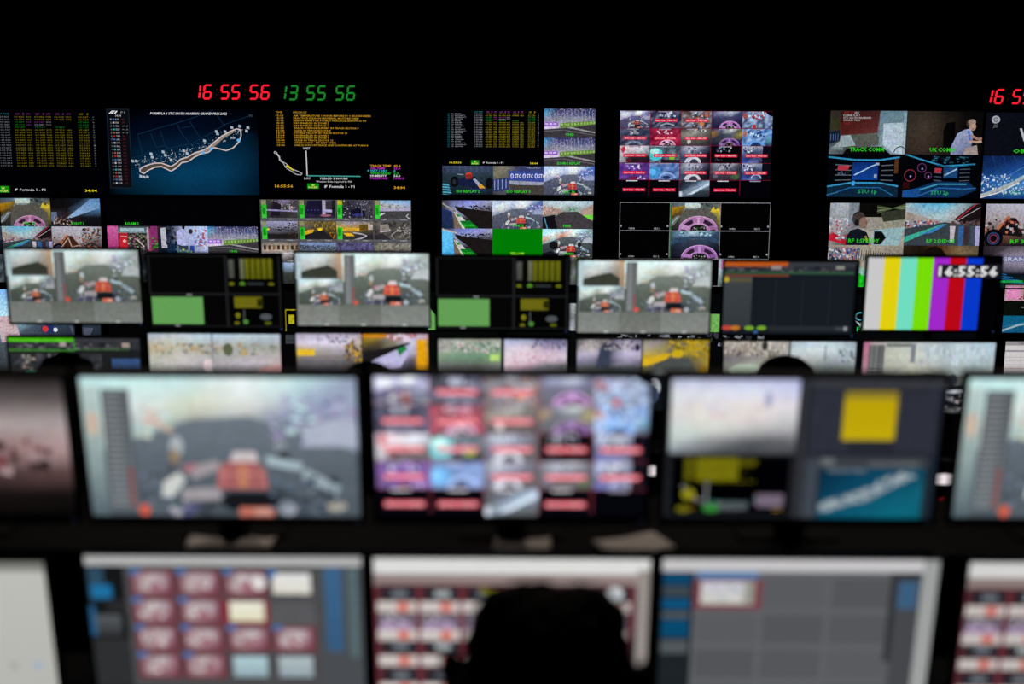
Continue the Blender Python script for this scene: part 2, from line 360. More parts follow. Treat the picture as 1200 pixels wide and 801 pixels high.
# ---- camera pictures
def onboard(c, halo='c83830', sky='c8e8ee', track='4a525c', side='8a94ac', trackhi='606a74', warm='c8c4b0'):
    tk = lin(track); hi = lin(trackhi)
    c.grid(0, 0, 160, 90, [[sky, sky, sky, 'e8f4f6', sky, side], [sky, 'd8e4e0', warm, 'd8dcd8', side, side], [warm, mix(track, sky, .5), tk, tk, tk*.9+lin(side)*.2, side],
                           [mix(track, sky, .4), tk, hi*.8, tk, tk, mix(track, side, .5)], [tk, tk, tk, tk, tk, tk*.9], [tk*.7, tk*.6, tk*.5, tk*.5, tk*.6, tk*.7]])
    c.poly([(0, 50), (50, 32), (62, 27), (96, 25), (125, 33), (160, 48), (160, 70), (0, 78)], [tk, hi, hi, hi, hi, tk, tk*.8, tk*.8])
    c.bits(108, 10, 50, 30, 40, [side, '9c90b8', 'b8b0cc', '706898', sky], (3, 9), .6)
    c.bits(0, 20, 50, 18, 20, [warm, 'd8b8a0', 'b8b0a0', sky], (3, 8), .6)
    c.poly([(126, 44), (134, 30), (148, 26), (160, 30), (160, 44)], mix(side, 'c8c8d0', .35))
    dark = mix(track, '181c24', .45); md = mix(track, '20242c', .2)
    c.poly([(30, 90), (42, 74), (62, 66), (100, 64), (128, 68), (152, 90)], md); c.poly([(60, 90), (68, 72), (116, 70), (132, 90)], dark)
    c.disc(53, 44, 4, 6.5, 'a8b0b4'); c.disc(51.5, 51, 3, 5, '907860'); c.line([(50, 55), (48, 62)], 1.6, '383438'); c.disc(114, 44, 3.6, 5, '848c94'); c.disc(115.5, 51, 3.5, 4.5, '302c34')
    c.poly([(58, 58), (76, 53), (80, 58), (62, 66)], '9c9498'); c.poly([(56, 57), (64, 55), (62, 60), (57, 62)], 'a8707c'); c.poly([(105, 50), (127, 55), (126, 60), (106, 56)], 'a4b8c0'); c.poly([(128, 58), (149, 70), (146, 76), (126, 64)], '98a8b0')
    c.poly([(43, 68), (53, 61), (57, 66), (48, 78), (42, 77)], 'c8ccc8'); c.poly([(54, 72), (77, 71), (78, 79), (54, 80)], '9c989c')
    c.poly([(75, 72), (77, 58), (84, 53), (98, 53), (104, 59), (106, 72)], halo); c.poly([(84, 54), (86, 47.5), (99, 47.5), (101, 54)], 'c8c0c0')
    c.line([(91, 56), (91, 71)], 3, mix(halo, 'd8a040', .5)); c.line([(77, 62), (104, 62)], 1.5, mix(halo, 'e8a090', .5)); c.line([(84, 57), (84, 71)], 1.4, mix(halo, '401010', .5)); c.line([(99, 57), (99, 71)], 1.4, mix(halo, '401010', .5))
    c.poly([(76, 80), (82, 74), (110, 74), (114, 82), (106, 86), (82, 86)], '16181c'); c.poly([(87, 92), (88, 84), (109, 84), (108, 92)], mix(halo, 'd07858', .5)); c.rect(97, 85, 9, 4, 'd0988c')
    c.bits(46, 80, 32, 9, 10, ['30343c', '504880', '3c6050', 'a8a8b0'], (4, 7)); c.disc(117, 85, 5, 4.5, '98a0ac'); c.disc(146, 83, 6, 3.4, 'a8a498')
    c.bits(108, 64, 40, 24, 14, ['404c5c', '303840', '5c687c', '788490'], (5, 11), .6); c.bits(30, 60, 16, 26, 6, [md, dark, '687484'], (5, 9))

@page(0)
def tower(c, x=11, w=18, y=10, h=77, col='3c4046'):
    c.rect(x, y, w, h, col, mix(col, '708088', .3))
    for i in range(20):
        yy = y+2+i*(h-3)/20; c.rect(x+2, yy, w*.15, 1.8, '9a9ca0'); c.rect(x+w*.35, yy, w*.25, 1.8, '8c9094'); c.rect(x+w*.72, yy, w*.16, 1.8, 'b05048' if i > 12 else '7c8084')
def pinkhalo(c, cx=95, cy=95, r=52, bg='dark', col='8c6088', hub=True):
    c.disc(cx, cy, r, r*.79, '2c1c2c', 24, 0, 180)
    c.ring(cx, cy, r*.93, r*.72, r*.13, col, 0, 180, 26); c.ring(cx, cy, r*.99, r*.775, r*.04, mix(col, 'e0b8d8', .5), 25, 165, 24)
    P = lambda a, q: (cx+r*q*math.cos(R(a)), cy-r*.78*q*math.sin(R(a)))
    c.poly([P(70, .9), P(112, .9), P(118, .45), P(66, .45)], mix(col, '201020', .2))
    c.poly([P(150, .9), P(168, .9), P(172, .4), P(140, .5)], mix(col, 'e0c0d8', .15)); c.poly([P(28, .9), P(12, .9), P(8, .4), P(42, .5)], mix(col, '201020', .3))
    c.ring(cx, cy, r*.55, r*.42, r*.10, mix(col, 'e0b0d0', .15), 5, 175)
    c.poly([P(95, .92), P(86, .92), P(84, .4), P(98, .4)], mix(col, 'e8c8e0', .3))
    if hub: c.disc(cx, cy, r*.42, r*.36, '181418', 20, 0, 180); c.bits(cx-r*.3, cy-r*.25, r*.6, 14, 14, ['406838', '282028', '806878', 'a0a8a0'], (3, 7))
def cockpit(c, kind=0):
    if kind == 0:   # yellow barriers
        c.grid(0, 0, 160, 90, [['304858', '506878', 'a8c0c4', '405058', '384048'], ['6a4c10', '584828', '54544c', '504c44', 'a89838'], ['302810', '3c3c38', '484844', '343430', '6c6428'], ['101012', '242428', '303030', '181818', '101012']])
        c.poly([(0, 18), (36, 12), (54, 10), (30, 30), (0, 44)], ['a87818', '907018', '605018', '705818', '8a5810']); c.poly([(50, 22), (110, 22), (150, 44), (150, 90), (30, 90), (36, 40)], '504e48'); c.rect(48, 1, 48, 15, 'a0c0c0', 'c0c8b8')
        c.poly([(128, 30), (136, 14), (158, 22), (160, 34)], 'c0a830'); c.poly([(0, 60), (24, 42), (36, 44), (14, 72), (0, 80)], '60686a'); c.line([(0, 76), (26, 46)], 2, 'a0aaa8'); c.bits(96, 2, 60, 20, 10, ['303838', '586058', '283030'], (6, 14))
    else:
        c.grid(0, 0, 160, 90, [['304450', '6890a8', 'a8c8d4', '7098b0', '304458'], ['202c3c', '2c3c50', '303848', '2c3c50', '202838'], ['101420', '202434', '242838', '1c2030', '10121c'], ['08080c', '141420', '181822', '101018', '08080c']])
        c.poly([(0, 34), (40, 22), (60, 18), (120, 18), (160, 30), (160, 44), (110, 26), (70, 26), (0, 48)], '2c4058'); c.bits(30, 2, 110, 14, 22, ['88b0c0', 'c0d8dc', '406078', '203040'], (5, 12), .5)
def crowd(c, lab=None):
    c.grid(0, 0, 160, 90, [['2c70a0', '282c50', '2a2e58', '242848', '282c50'], ['5098c0', '505078', '585a80', '48507c', '404870'], ['787888', '807c88', '848490', '888694', '707080'], ['c0a8d8', 'b0a8c8', '98a488', '8c9878', '606458'], ['383438', '403c40', '3c3a3c', '343234', '282628'], ['1c1a1c', '282628', '2c2a2c', '242224', '1a181a']])
    c.bits(14, 0, 146, 24, 130, ['484c84', '1c2048', '6c6c98', '8c88a8', '384078', 'a89890', '242850'], (2, 5))
    c.bits(10, 24, 150, 18, 80, ['80808c', '9c9ca8', '68687c', '8890a8'], (3, 7), .6)
    for i in range(14): c.line([(8+i*11, 6), (8+i*11+2, 44)], .9, '9c9ca8')
    c.rect(0, 42, 44, 16, '8a60b8', '7c58a8'); 
    for i in range(3): c.rect(3+i*13, 45, 9, 5, 'c8b0e0')
    c.rect(0, 55, 46, 9, 'c8b8d0')
    c.poly([(50, 44), (158, 38), (158, 50), (50, 60)], '5a7c30'); 
    for i in range(11): c.rect(54+i*10, 46-i*.6, 5.5, 7, '88a860')
    c.poly([(0, 64), (60, 60), (160, 48), (160, 90), (0, 90)], '343236'); c.poly([(70, 59), (86, 57), (160, 72), (160, 76)], '8c888c'); c.line([(0, 70), (60, 66), (160, 82)], 1.6, '6c686c')
    if lab: label(c, lab, 26 if len(lab) < 5 else 74, 68 if len(lab) < 5 else 42)
def carshot(c):
    c.grid(0, 0, 160, 90, [['303a50', '3a4460', '3a4460', '343e58'], ['202c38', '20303a', '283844', '202c38'], ['1c2c34', '182830', '1c2c34', '182830'], ['0c1c24', '101c24', '142028', '101a20']])
    for i in range(9): c.line([(i*18, 0), (i*18, 20)], .8, '586488')
    for i in range(5): c.poly([(0, 56+i*8), (18+i*2, 58+i*8), (22+i*2.5, 63+i*8), (0, 61+i*8)], '4c98b0')
    c.disc(38, 50, 14, 17, '08080c'); c.disc(148, 54, 12, 18, '0a0a10'); c.disc(37, 50, 6, 8, '20242c'); c.disc(100, 46, 10, 12, '10121a')
    c.poly([(48, 42), (80, 34), (120, 58), (134, 70), (110, 74), (80, 66), (50, 60)], '141a38'); c.disc(83, 30, 11, 10, 'b83828'); c.poly([(72, 28), (94, 26), (92, 40), (74, 42)], '802820')
    c.line([(48, 26), (66, 28)], 2.4, '8890a0'); c.poly([(96, 42), (104, 40), (126, 62), (116, 68)], '9098b0'); c.poly([(112, 60), (124, 58), (136, 70), (118, 72)], 'c8902c'); c.poly([(88, 72), (130, 70), (140, 80), (92, 80)], '20284c')
    label(c, 'ISO REPLAY 2', 74, 44)
def fence(c):
    c.grid(0, 0, 160, 90, [['5c5c50', '787468', '383c58', '2a2e50', '2c3054'], ['6c6858', '605c50', '303c74', '3a4880', '38447c'], ['585448', '505468', '6c7088', '7c8098', '6c7088'], ['343434', '484850', '34343c', '303038', '38383c']])
    c.poly([(50, 14), (160, 22), (160, 50), (50, 44)], '34448c')
    for i, x in enumerate((56, 94, 132)):
        c.ring(x+4, 31, 3.4, 7, 1.8, 'd0d4e8'); c.text(x+12, 31, 'STC', 12, 'e0e4f0', 'l', 20, True)
    c.poly([(0, 42), (48, 36), (50, 74), (0, 82)], '283460'); 
    for i in range(4): c.line([(5+i*12, 44-i), (5+i*12, 76-i*2)], 2.6, '8090b8')
    c.poly([(50, 46), (160, 50), (160, 58), (110, 62), (50, 56)], '8c90a0'); c.poly([(50, 58), (160, 60), (160, 90), (60, 90)], '3c3834'); c.poly([(48, 74), (110, 90), (40, 90)], '202024')
    c.line([(80, 0), (120, 5)], 4, '484c6c'); c.text(104, 5, 'TECNO', 5, '9098b0', 'l', 46, True)
    label(c, 'ISO REPLAY 3', 74, 44)
def kerbs(c, lab, dark=False):
    c.grid(0, 0, 160, 90, [['302c28', '606490', '7078c8', '8c90d0', '9898b8'], ['34302c', '8088a8', '8c94b8', '5c6070', '404048'], ['202438', '403c38', '201c1c', '1c1818', '1c1818'], ['1c2440', '484440', '141212', '141212', '141212']])
    c.poly([(40, 18), (70, 24), (160, 36), (160, 90), (130, 90), (46, 30)], '181414')
    c.bits(60, 17, 100, 12, 34, ['201c1c', '3c3844', '584c54', '141214'], (4, 9), .8)
    if dark: c.poly([(0, 0), (34, 12), (48, 90), (0, 90)], ['58b0e0', '60b8e8', '3898cc', '48a8dc']); c.line([(0, 2), (46, 14)], 5, 'a8a4a0')
    else:
        c.poly([(0, 24), (32, 36), (36, 90), (0, 90)], ['202c58', '1c2c50', '182440', '1c2848']); c.line([(2, 10), (36, 32)], 5, '8c8880')
    c.poly([(38, 34), (50, 40), (100, 90), (64, 90), (40, 48)], 'b8b8b4'); c.poly([(34, 30), (40, 32), (66, 90), (40, 90)], '6c5c50'); 
    c.poly([(56, 66), (88, 64), (118, 90), (74, 90)], '0c6820'); c.poly([(44, 44), (54, 44), (60, 52), (48, 52)], '187830'); c.line([(38, 36), (66, 90)], 2.4, 'c8c4b8')
    label(c, lab, 36, 66)
def pinkview(c):
    c.grid(0, 0, 160, 90, [['a8c0d0', 'b8d0dc', 'c0d4dc', 'b0c8d4', 'a0b8c8'], ['9c8c80', '98a090', '788c84', '909c98', 'a88878'], ['3c3434', '504444', '484040', '504848', '5c5448'], ['181418', '302c2e', '38343a', '302c30', '28262a']])
    c.poly([(0, 20), (60, 26), (56, 40), (0, 48)], 'a08478'); c.poly([(160, 10), (124, 28), (120, 46), (160, 62)], 'a08880'); c.bits(0, 18, 60, 24, 20, ['b89c90', '786058', 'c0b0a8'], (4, 8)); c.poly([(118, 46), (160, 44), (160, 60), (124, 52)], '68c838')
    c.poly([(62, 36), (110, 34), (160, 66), (160, 90), (60, 90), (44, 70), (40, 50)], '3a363a'); c.poly([(0, 52), (40, 44), (40, 60), (48, 90), (0, 90)], '100e12'); c.line([(6, 54), (10, 70), (16, 90)], 3, '4488b0'); c.bits(84, 20, 30, 10, 8, ['30a858', '385848', '284048'], (5, 9), .6)
    label(c, 'PINK', 26, 66)
def queen(c):
    onboard(c, 'b03028', 'a8dce4', '383c40', '7c9098', '50585c', 'c08468')
    c.disc(36, 52, 14, 13, '101014'); c.disc(116, 46, 7, 9, '9098a0'); c.disc(118, 50, 6, 9, '181a20'); c.poly([(0, 78), (30, 70), (60, 90), (0, 90)], '14161c')
    label(c, 'QUEEN', 38, 62)
def cctv(c, k):
    if k < 4:
        base = [('282428', '3c383c', '80789c'), ('1c1c30', '282440', '504868'), ('202028', '303038', '484858'), ('a0a8b0', '788088', '404044')][k]
        c.grid(0, 0, 160, 90, [['504c48', '302c30', base[2], '383438'], ['403c3c', base[0], base[1], '484048'], ['28242c', base[1], base[0], base[1]], ['181618', '242226', '2c2a2c', '181818']])
        if k == 0: c.poly([(56, 6), (90, 20), (84, 70), (40, 74)], '1a1620'); c.line([(20, 44), (160, 50)], 7, '8c84a8'); c.bits(28, 0, 130, 20, 26, ['141014', '787068', '504840'], (3, 7)); c.bits(90, 20, 60, 24, 12, ['8c8478', 'a8a0a0'], (5, 11))
        if k == 1: c.poly([(40, 4), (104, 0), (98, 66), (30, 60)], '16142c'); c.rect(104, 0, 14, 66, '9c94a0'); c.rect(118, 10, 30, 40, '302c34'); c.line([(104, 46), (150, 48)], 12, '9c98c0'); c.disc(118, 68, 24, 5, '8c5868'); c.rect(146, 0, 14, 70, '1a1a1c'); [c.rect(38+i*15, 42, 7, 4, '3c3c74') for i in range(4)]
        if k == 2: c.bits(26, 0, 130, 86, 90, ['08080c', '181820', '404050', '6c6c7c', '20203c', '9898a8'], (3, 9)); c.poly([(64, 44), (96, 34), (124, 46), (126, 70), (62, 70)], '101024'); c.disc(94, 64, 24, 6, '2c3070'); c.line([(110, 0), (112, 80)], 3, '585864'); c.line([(136, 0), (140, 80)], 2, '484850')
        if k == 3: c.grid(26, 0, 134, 30, [['78a8d0', '6ca0d0', '70a4d4'], ['b8a890', 'a8a8a8', '9098a8']]); c.bits(30, 18, 130, 14, 30, ['a06c40', '404858', '88909c', '303848'], (3, 8), .6); c.rect(26, 34, 134, 14, '9c98b0'); c.poly([(26, 48), (160, 46), (160, 84), (26, 84)], '3c3a3c'); c.line([(28, 62), (48, 56), (20, 70)], 5, 'b8c8c8'); c.line([(150, 60), (140, 70), (160, 84)], 4, 'a8a8ac')
    elif k < 8:
        j = k-4
        if j == 0: c.grid(0, 0, 160, 90, [['8888a8', '9090b0', '8c8cac'], ['6c6c80', '787888', '5c5c68'], ['1c1a1a', '181616', '1c1814'], ['201e1e', '1c1a1a', '2c241c']]); c.bits(30, 26, 120, 16, 40, ['303038', '4c4c58', '201c1c'], (4, 10)); c.rect(24, 32, 12, 8, 'd0a820'); c.bits(120, 10, 36, 60, 20, ['141218', '403020', '5c4424'], (5, 10))
        if j == 1: c.grid(0, 0, 160, 90, [['786830', '5c4c30', '706028'], ['605850', '504028', '584820'], ['2c2824', '1c1a1a', '302414'], ['1c1a1c', '181618', '302410']]); c.bits(60, 2, 96, 36, 50, ['a08830', '403820', '786020', '30302c'], (4, 9)); c.poly([(24, 48), (40, 38), (66, 36), (58, 56), (26, 62)], 'c09820'); c.disc(92, 36, 10, 7, 'd8b820'); c.poly([(30, 60), (84, 42), (110, 42), (146, 80), (24, 80)], '1c1a1e'); c.bits(136, 50, 22, 34, 10, ['a86818', '706020', '483020'], (5, 10))
        if j == 2: c.grid(0, 0, 160, 90, [['807890', '888090', '706858'], ['b89838', 'a08038', '50482c'], ['484038', '302c2c', '282428'], ['2c2a2c', '242224', '201e20']]); c.rect(24, 30, 76, 10, 'd0a028'); c.rect(100, 16, 38, 22, '584414'); c.rect(138, 14, 20, 22, 'b8a8a0'); c.poly([(30, 52), (62, 52), (78, 64), (44, 66)], 'd0a820'); c.line([(72, 50), (112, 56), (132, 64), (110, 74), (60, 86)], 6, '9898a0'); c.bits(30, 2, 120, 14, 30, ['a8a0a8', '605870', '8c8490'], (4, 8))
        if j == 3: c.mos(0, 0, 160, 90, 14, 8, ['2c2a28', '484440', '605c58', '383634']); c.poly([(26, 14), (60, 10), (70, 36), (24, 44)], '807870'); c.line([(26, 46), (60, 42), (72, 36)], 4, 'b0a8a8'); c.line([(90, 84), (74, 60), (100, 40), (160, 36)], 3, '90888c'); c.poly([(0, 60), (40, 54), (80, 84), (0, 84)], '28262a'); c.bits(96, 14, 60, 60, 36, ['78746c', '302c2c', 'a09c98', '504c44'], (4, 9))
    else:
        j = k-8
        if j == 0: c.grid(0, 0, 160, 90, [['605c58', '787068', '605850'], ['988878', 'b09c88', '807060'], ['8c8484', 'a8a0a0', '605c5c'], ['282628', '302e30', '242224']]); [c.rect(8+i*20, 14, 11, 20, ['282018', '483420', '685038'][i % 3]) for i in range(8)]; c.rect(0, 46, 160, 6, 'b8b0b8')
        if j == 1: c.grid(0, 0, 160, 90, [['6c80a8', '7488b0', '7084ac'], ['58606c', '606c80', '58606c'], ['787880', '8c8c94', '787880'], ['303034', '38383c', '2c2c30']]); c.bits(4, 14, 150, 18, 50, ['181c24', '384050', '20242c'], (4, 9)); c.disc(120, 70, 40, 14, '7c5c68')
        if j == 2: c.mos(0, 0, 160, 60, 20, 6, ['34304c', '605c88', '484468']); c.rect(0, 38, 160, 24, '6c6488'); c.text(4, 50, 'JEDDAH  CORNICHE', 14, 'c8c4d4', 'l', 150, True); c.rect(0, 62, 160, 28, '2c2a30')
        if j == 3: c.mos(0, 0, 160, 50, 20, 6, ['605c54', '787468', '8c8880', '504c44']); [c.rect(8+i*16, 44-i, 10, 10, '585c80') for i in range(9)]; c.line([(0, 62), (140, 44)], 4, 'b0b0c0'); c.poly([(0, 66), (160, 50), (160, 90), (0, 90)], '202224')
    if k < 7:
        c.rect(4, 20 if k < 4 else 26, 22, 62, '20a820', '38b838'); c.rect(8, 34, 12, 30, '108410'); c.rect(4, 0, 20, 20, '7c8058')
        if k in (2,): c.rect(8, 0, 18, 20, 'a8a018')
    c.rect(0, 80, 160, 10, '505054'); c.text(34, 85, 'CAM', 5, 'd0d0d0', 'l', 20); c.text(112, 85, 'TURN 4', 5, 'd0d0d0', 'l', 30)
# ---- five by five wall of onboard feeds
def feed(c, r, k):
    lab = True
    W, D = 'c0c4d4', '14141e'
    key = (r, k)
    P1 = ['5c5c80', '3c3c60', '8c90b0', '28283c']
    if key == (0, 0): onboard(c, '8c3040', 'b8bcd8', '4c4868', '6c6c94', '5c5880', '9c98c0'); lab = False
    elif key in ((0, 1),): c.mos(0, 0, 160, 90, 9, 6, ['202438', '303450', '6c708c', '141420']); c.bits(50, 4, 80, 26, 8, [W, 'a0a8c0'], (10, 20)); c.disc(90, 80, 40, 16, '8c94a8', 20, 0, 180); c.disc(90, 82, 26, 12, '202030', 20, 0, 180)
    elif key == (0, 2): c.mos(0, 0, 160, 90, 10, 7, ['4c4044', '8c98a8', '302c34', '705c54']); c.bits(60, 0, 90, 90, 26, ['a85838', 'b8c0cc', '242c3c', '905048', '788ca0'], (8, 18)); c.disc(110, 66, 12, 10, 'b87840')
    elif key in ((0, 3), (1, 3)):
        c.grid(0, 0, 160, 90, [['303458', '8c98b8', 'b8c4d4', '38406c'], ['38385c', '3c3c60', '404064', '2c2c54'], ['242440', '302c4c', '2c2848', '1c1c38'], ['14142c', '1c1834', '201c38', '14142c']] if r == 0 else [['1c2448', '405070', 'c0c8c8', '504c28'], ['906c28', '303448', '485060', '988838'], ['282c40', '34383c', '30343c', '28244c'], ['100c20', '1c1834', '201c38', '14142c']])
        pinkhalo(c, 96, 96, 58, col='a870b8' if r == 0 else '704890', hub=True); lab = False
    elif key == (0, 4): c.mos(0, 0, 160, 90, 10, 7, ['6c84b0', '384468', 'a8c0dc', '202840']); c.bits(26, 2, 90, 40, 22, ['c8dcec', 'a83030', '28304c', '88a0c8'], (8, 18)); c.disc(14, 24, 12, 16, '904840'); c.disc(64, 82, 10, 14, 'b02838'); c.poly([(118, 0), (160, 0), (160, 26), (140, 20)], '04040a'); lab = False
    elif key == (1, 0): c.mos(0, 0, 160, 90, 9, 6, ['282c44', '505470', '3c3c50', '181c30']); c.bits(50, 4, 50, 26, 6, ['a0a4a8', '7c8088'], (12, 22)); c.disc(76, 92, 46, 26, '70788c', 20, 0, 180); c.disc(76, 94, 30, 18, '303850', 20, 0, 180)
    elif key == (1, 1): c.mos(0, 0, 160, 90, 9, 6, ['901838', '701030', 'a83050', '500820']); c.bits(40, 2, 80, 26, 12, ['d8b8c8', 'b85878', '701830'], (8, 16)); pinkhalo(c, 92, 94, 44, col='d0a0b8')
    elif key == (1, 2): c.grid(0, 0, 160, 90, [['302c34', '605858', '909490', '504c48'], ['787468', '8c8880', '6c6864', '484444'], ['4c4848', '585450', '504c48', '343034'], ['302c34', '3c383c', '383438', '242028']]); c.bits(60, 0, 70, 16, 8, ['b8c0b8', '303438'], (8, 14)); c.disc(44, 70, 10, 12, 'c0bcb8')
    elif key == (1, 4): c.mos(0, 0, 160, 90, 9, 6, ['3464a8', '6ca0d8', '20407c', 'a8c0dc']); c.disc(14, 26, 12, 16, 'a06858'); c.bits(30, 2, 90, 40, 14, ['b8ccdc', '305090', '1c2c58'], (8, 18)); c.disc(76, 90, 44, 30, '5c94d0', 20, 0, 180); c.disc(76, 92, 28, 20, '183060', 20, 0, 180); c.rect(126, 44, 34, 46, '5c98b0', '20304c'); lab = False
    elif key == (2, 0): c.grid(0, 0, 160, 90, [['a890a0', 'd8c8d0', 'd0ccd4', 'a8a8b8'], ['c0a8b0', 'b8a8b0', 'b8bcc4', '8c8c98'], ['b0b0b8', '302430', '242028', '181820'], ['a8a8b0', '100c14', '30101c', '0c0c14']]); c.poly([(4, 20), (24, 0), (34, 20), (20, 40)], 'b03040'); c.disc(50, 78, 14, 12, '501420')
    elif key == (2, 1): c.mos(0, 0, 160, 90, 9, 6, ['506070', '303c48', '788890', '181c24']); c.disc(30, 46, 40, 34, '48b8c0'); c.disc(26, 30, 24, 16, 'a8dcd4'); c.disc(118, 66, 14, 14, '78a828'); c.rect(60, 74, 100, 16, '14181c'); c.disc(142, 60, 10, 10, '305840')
    elif key in ((2, 2), (3, 2)): c.grid(0, 0, 160, 90, [['505470', 'c0c4cc', '8c90a0', '282838'], ['505870', '8c94a8', '484c64', '101018'], ['303c54', '303448', '202030', '08080c'], ['3c4868', '404458', '201c28', '06060a']]); c.bits(40, 2, 80, 40, 12, ['a8acb8', '3c4054', '606478'], (8, 18)); c.disc(68, 90, 44, 34, 'b8bcc8', 20, 0, 180); c.disc(74, 90, 22, 20, '303444', 20, 0, 180)
    elif key == (2, 3): c.fill('07070a'); c.bits(28, 2, 90, 30, 14, ['50586c', 'a8acb4', '20243c', '808890'], (8, 16)); c.bits(20, 64, 40, 20, 5, ['303440', '505864'], (5, 10))
    elif key in ((2, 4), (3, 4)): c.fill('0a0a14'); c.grid(4, 0, 110, 90, [['909cb8', 'b8c0cc', '8c94ac'], ['6878a8', '303c5c', '485470'], ['304070', '182040', '101428'], ['3848a0', '6474b0', '080810']]); c.bits(12, 8, 70, 30, 8, ['c8ccd8', '28304c'], (10, 16)); c.ring(84, 82, 26, 22, 7, 'a0a8cc' if r == 3 else '484c74', 0, 180)
    elif key == (3, 0): c.mos(0, 0, 160, 90, 9, 6, ['4c2c84', '7c48a0', '34245c', '5c3478']); c.bits(36, 2, 90, 30, 10, ['d0cce0', '8478b8', '382858'], (8, 18)); c.disc(80, 84, 20, 12, '701838'); c.bits(90, 66, 50, 20, 6, ['c0b8dc', '302050'], (8, 14))
    elif key == (3, 1): c.mos(0, 0, 160, 90, 10, 7, ['4868a8', '284878', '7890c0', '6080b0']); c.disc(26, 52, 36, 34, '4088c0'); c.disc(18, 48, 18, 18, '58a8e0'); c.ring(96, 80, 40, 26, 8, '90a8d8', 0, 180); c.disc(92, 78, 20, 10, '202c50'); lab = False
    elif key == (3, 3): c.grid(0, 0, 160, 90, [['505464', '989ca8', 'b0b4bc', '3c3c48'], ['303444', '787c8c', '585c6c', '242430'], ['34303c', '3c3844', '3c3844', '38443c'], ['28242c', '302c34', '302c34', '1c2420']]); c.bits(40, 4, 70, 30, 10, ['a0a4b0', '30303c'], (8, 18)); c.disc(134, 72, 20, 14, '40583c'); c.disc(28, 70, 14, 12, '58586c')
    elif key == (4, 2): c.grid(0, 0, 160, 90, [['283040', '202838', '38485c', '8ca0b8'], ['141c28', '384458', '8094a8', '6c8094'], ['202834', '788898', '303c48', '28343c'], ['687484', '28343c', '242c34', '1c242c']]); c.poly([(40, 78), (60, 66), (160, 10), (160, 26), (70, 76)], 'b8c8d8'); c.rect(0, 60, 16, 30, 'a8b4c4'); lab = False
    elif key == (4, 4): c.fill('020207'); lab = False
    else: c.fill('030309')
    for i in range(1): c.rect(30+10*((r+k) % 3), 1, 60, 5, 'c8c8cc' if r == 4 and k < 4 else '8c8ca0')
    if lab:
        dy = 44 if r != 0 else 42
        c.rect(20, dy-1, 122, 17, 'c81838'); c.text(26, dy+7.5, 'Sync loss - %dm:%02ds' % (7+(r*5+k)*3, (r*17+k*11) % 60), 8, 'f0c8d0', 'l', 110, True)
def feedwall(c):
    c.fill('06030a')
    for r in range(5):
        for k in range(5): feed(c.cell(k, r, 5, 5).sub(1.5, 1.5, 157, 87), r, k)
    for k in range(1, 5): c.rect(32*k-.25, 0, .5, 88, '781428')
    for k in range(0, 5): c.rect(0, 18*k-.2, 160, .4, '781428')
# ---- right hand multiviewers
def trackcomm(c):
    c.grid(0, 0, 160, 90, [['302820', '302020', '281818', '5c7480', '6c8c98'], ['2c2c24', '4c2420', '4c2828', '64808c', '90a8b4'], ['203038', '505450', '5c6058', '78909c', 'a0b0b8'], ['606c70', '303030', '303430', '303434', '8c9ca4']])
    c.poly([(22, 2), (104, 0), (100, 46), (24, 50)], ['2c1414', '3c1c1c', '5c2c2c', '501c18']); c.rect(2, 16, 18, 24, '30301c'); c.poly([(0, 44), (22, 40), (22, 62), (0, 70)], '141c2c')
    for i in range(4): c.line([(3+i*5, 48), (3+i*5, 62)], 1, '4868a0')
    c.text(28, 4, 'STC', 4, 'a02020', 'l', 20, True); c.text(50, 4, 'SEC', 4, 'a8a8a8', 'l', 10, True)
    for i, (t, w) in enumerate((('FORMULA 1', 34), ('STC SAUDI ARABIAN', 58), ('GRAND PRIX', 36))): c.text(27, 9.5+i*5, t, 3.8, 'b0a8a8', 'l', w, True)
    c.text(28, 26, '2022', 4, 'a02020', 'l', 14, True)
    c.poly([(24, 52), (44, 50), (56, 72), (4, 78), (22, 64)], '8c9ca0'); c.poly([(48, 52), (100, 48), (110, 70), (60, 74)], '50544c'); c.rect(104, 0, 50, 90, '5c7884', '788c94')
    c.poly([(112, 26), (154, 24), (154, 90), (134, 86), (112, 70)], 'a8b8c4'); c.poly([(38, 78), (110, 74), (130, 90), (30, 90)], '080808'); c.rect(4, 76, 26, 5, '707c80'); c.ring(150, 92, 14, 18, 2, '101214', 20, 160)
    label(c, 'TRACK COMM', 72, 44)
def ukcomm(c):
    c.grid(0, 0, 160, 90, [['2c2620', '302820', '181410', '080808', '060606'], ['302a24', '3c322a', '241e18', '0c0a0a', '080808'], ['302a24', '3c3028', '241c18', '0c0a0a', '0a0a08'], ['28221c', '302620', '201a14', '100e0c', '0c0a0a']])
    c.poly([(84, 24), (102, 22), (104, 74), (80, 76), (78, 40)], '040404'); c.disc(134, 25, 9, 9, '403024'); c.disc(137, 23, 8, 7, '8a7a70'); c.disc(139, 32, 7, 8, 'a88878')
    c.poly([(122, 38), (134, 36), (142, 50), (138, 76), (120, 90), (96, 90), (96, 74), (108, 46)], ['9098b8', 'a0a8c8', '8088a8', '707898', '687090', '8088a8', '8890b0', '9098b8']); c.line([(132, 62), (150, 64), (160, 62)], 5, 'b08c7c'); c.line([(136, 50), (152, 58), (160, 56)], 5, 'a07868'); c.poly([(126, 76), (150, 70), (154, 90), (122, 90)], '988c88'); c.line([(130, 40), (136, 60)], 4, '4868a8')
    label(c, 'UK COMM', 52, 52)
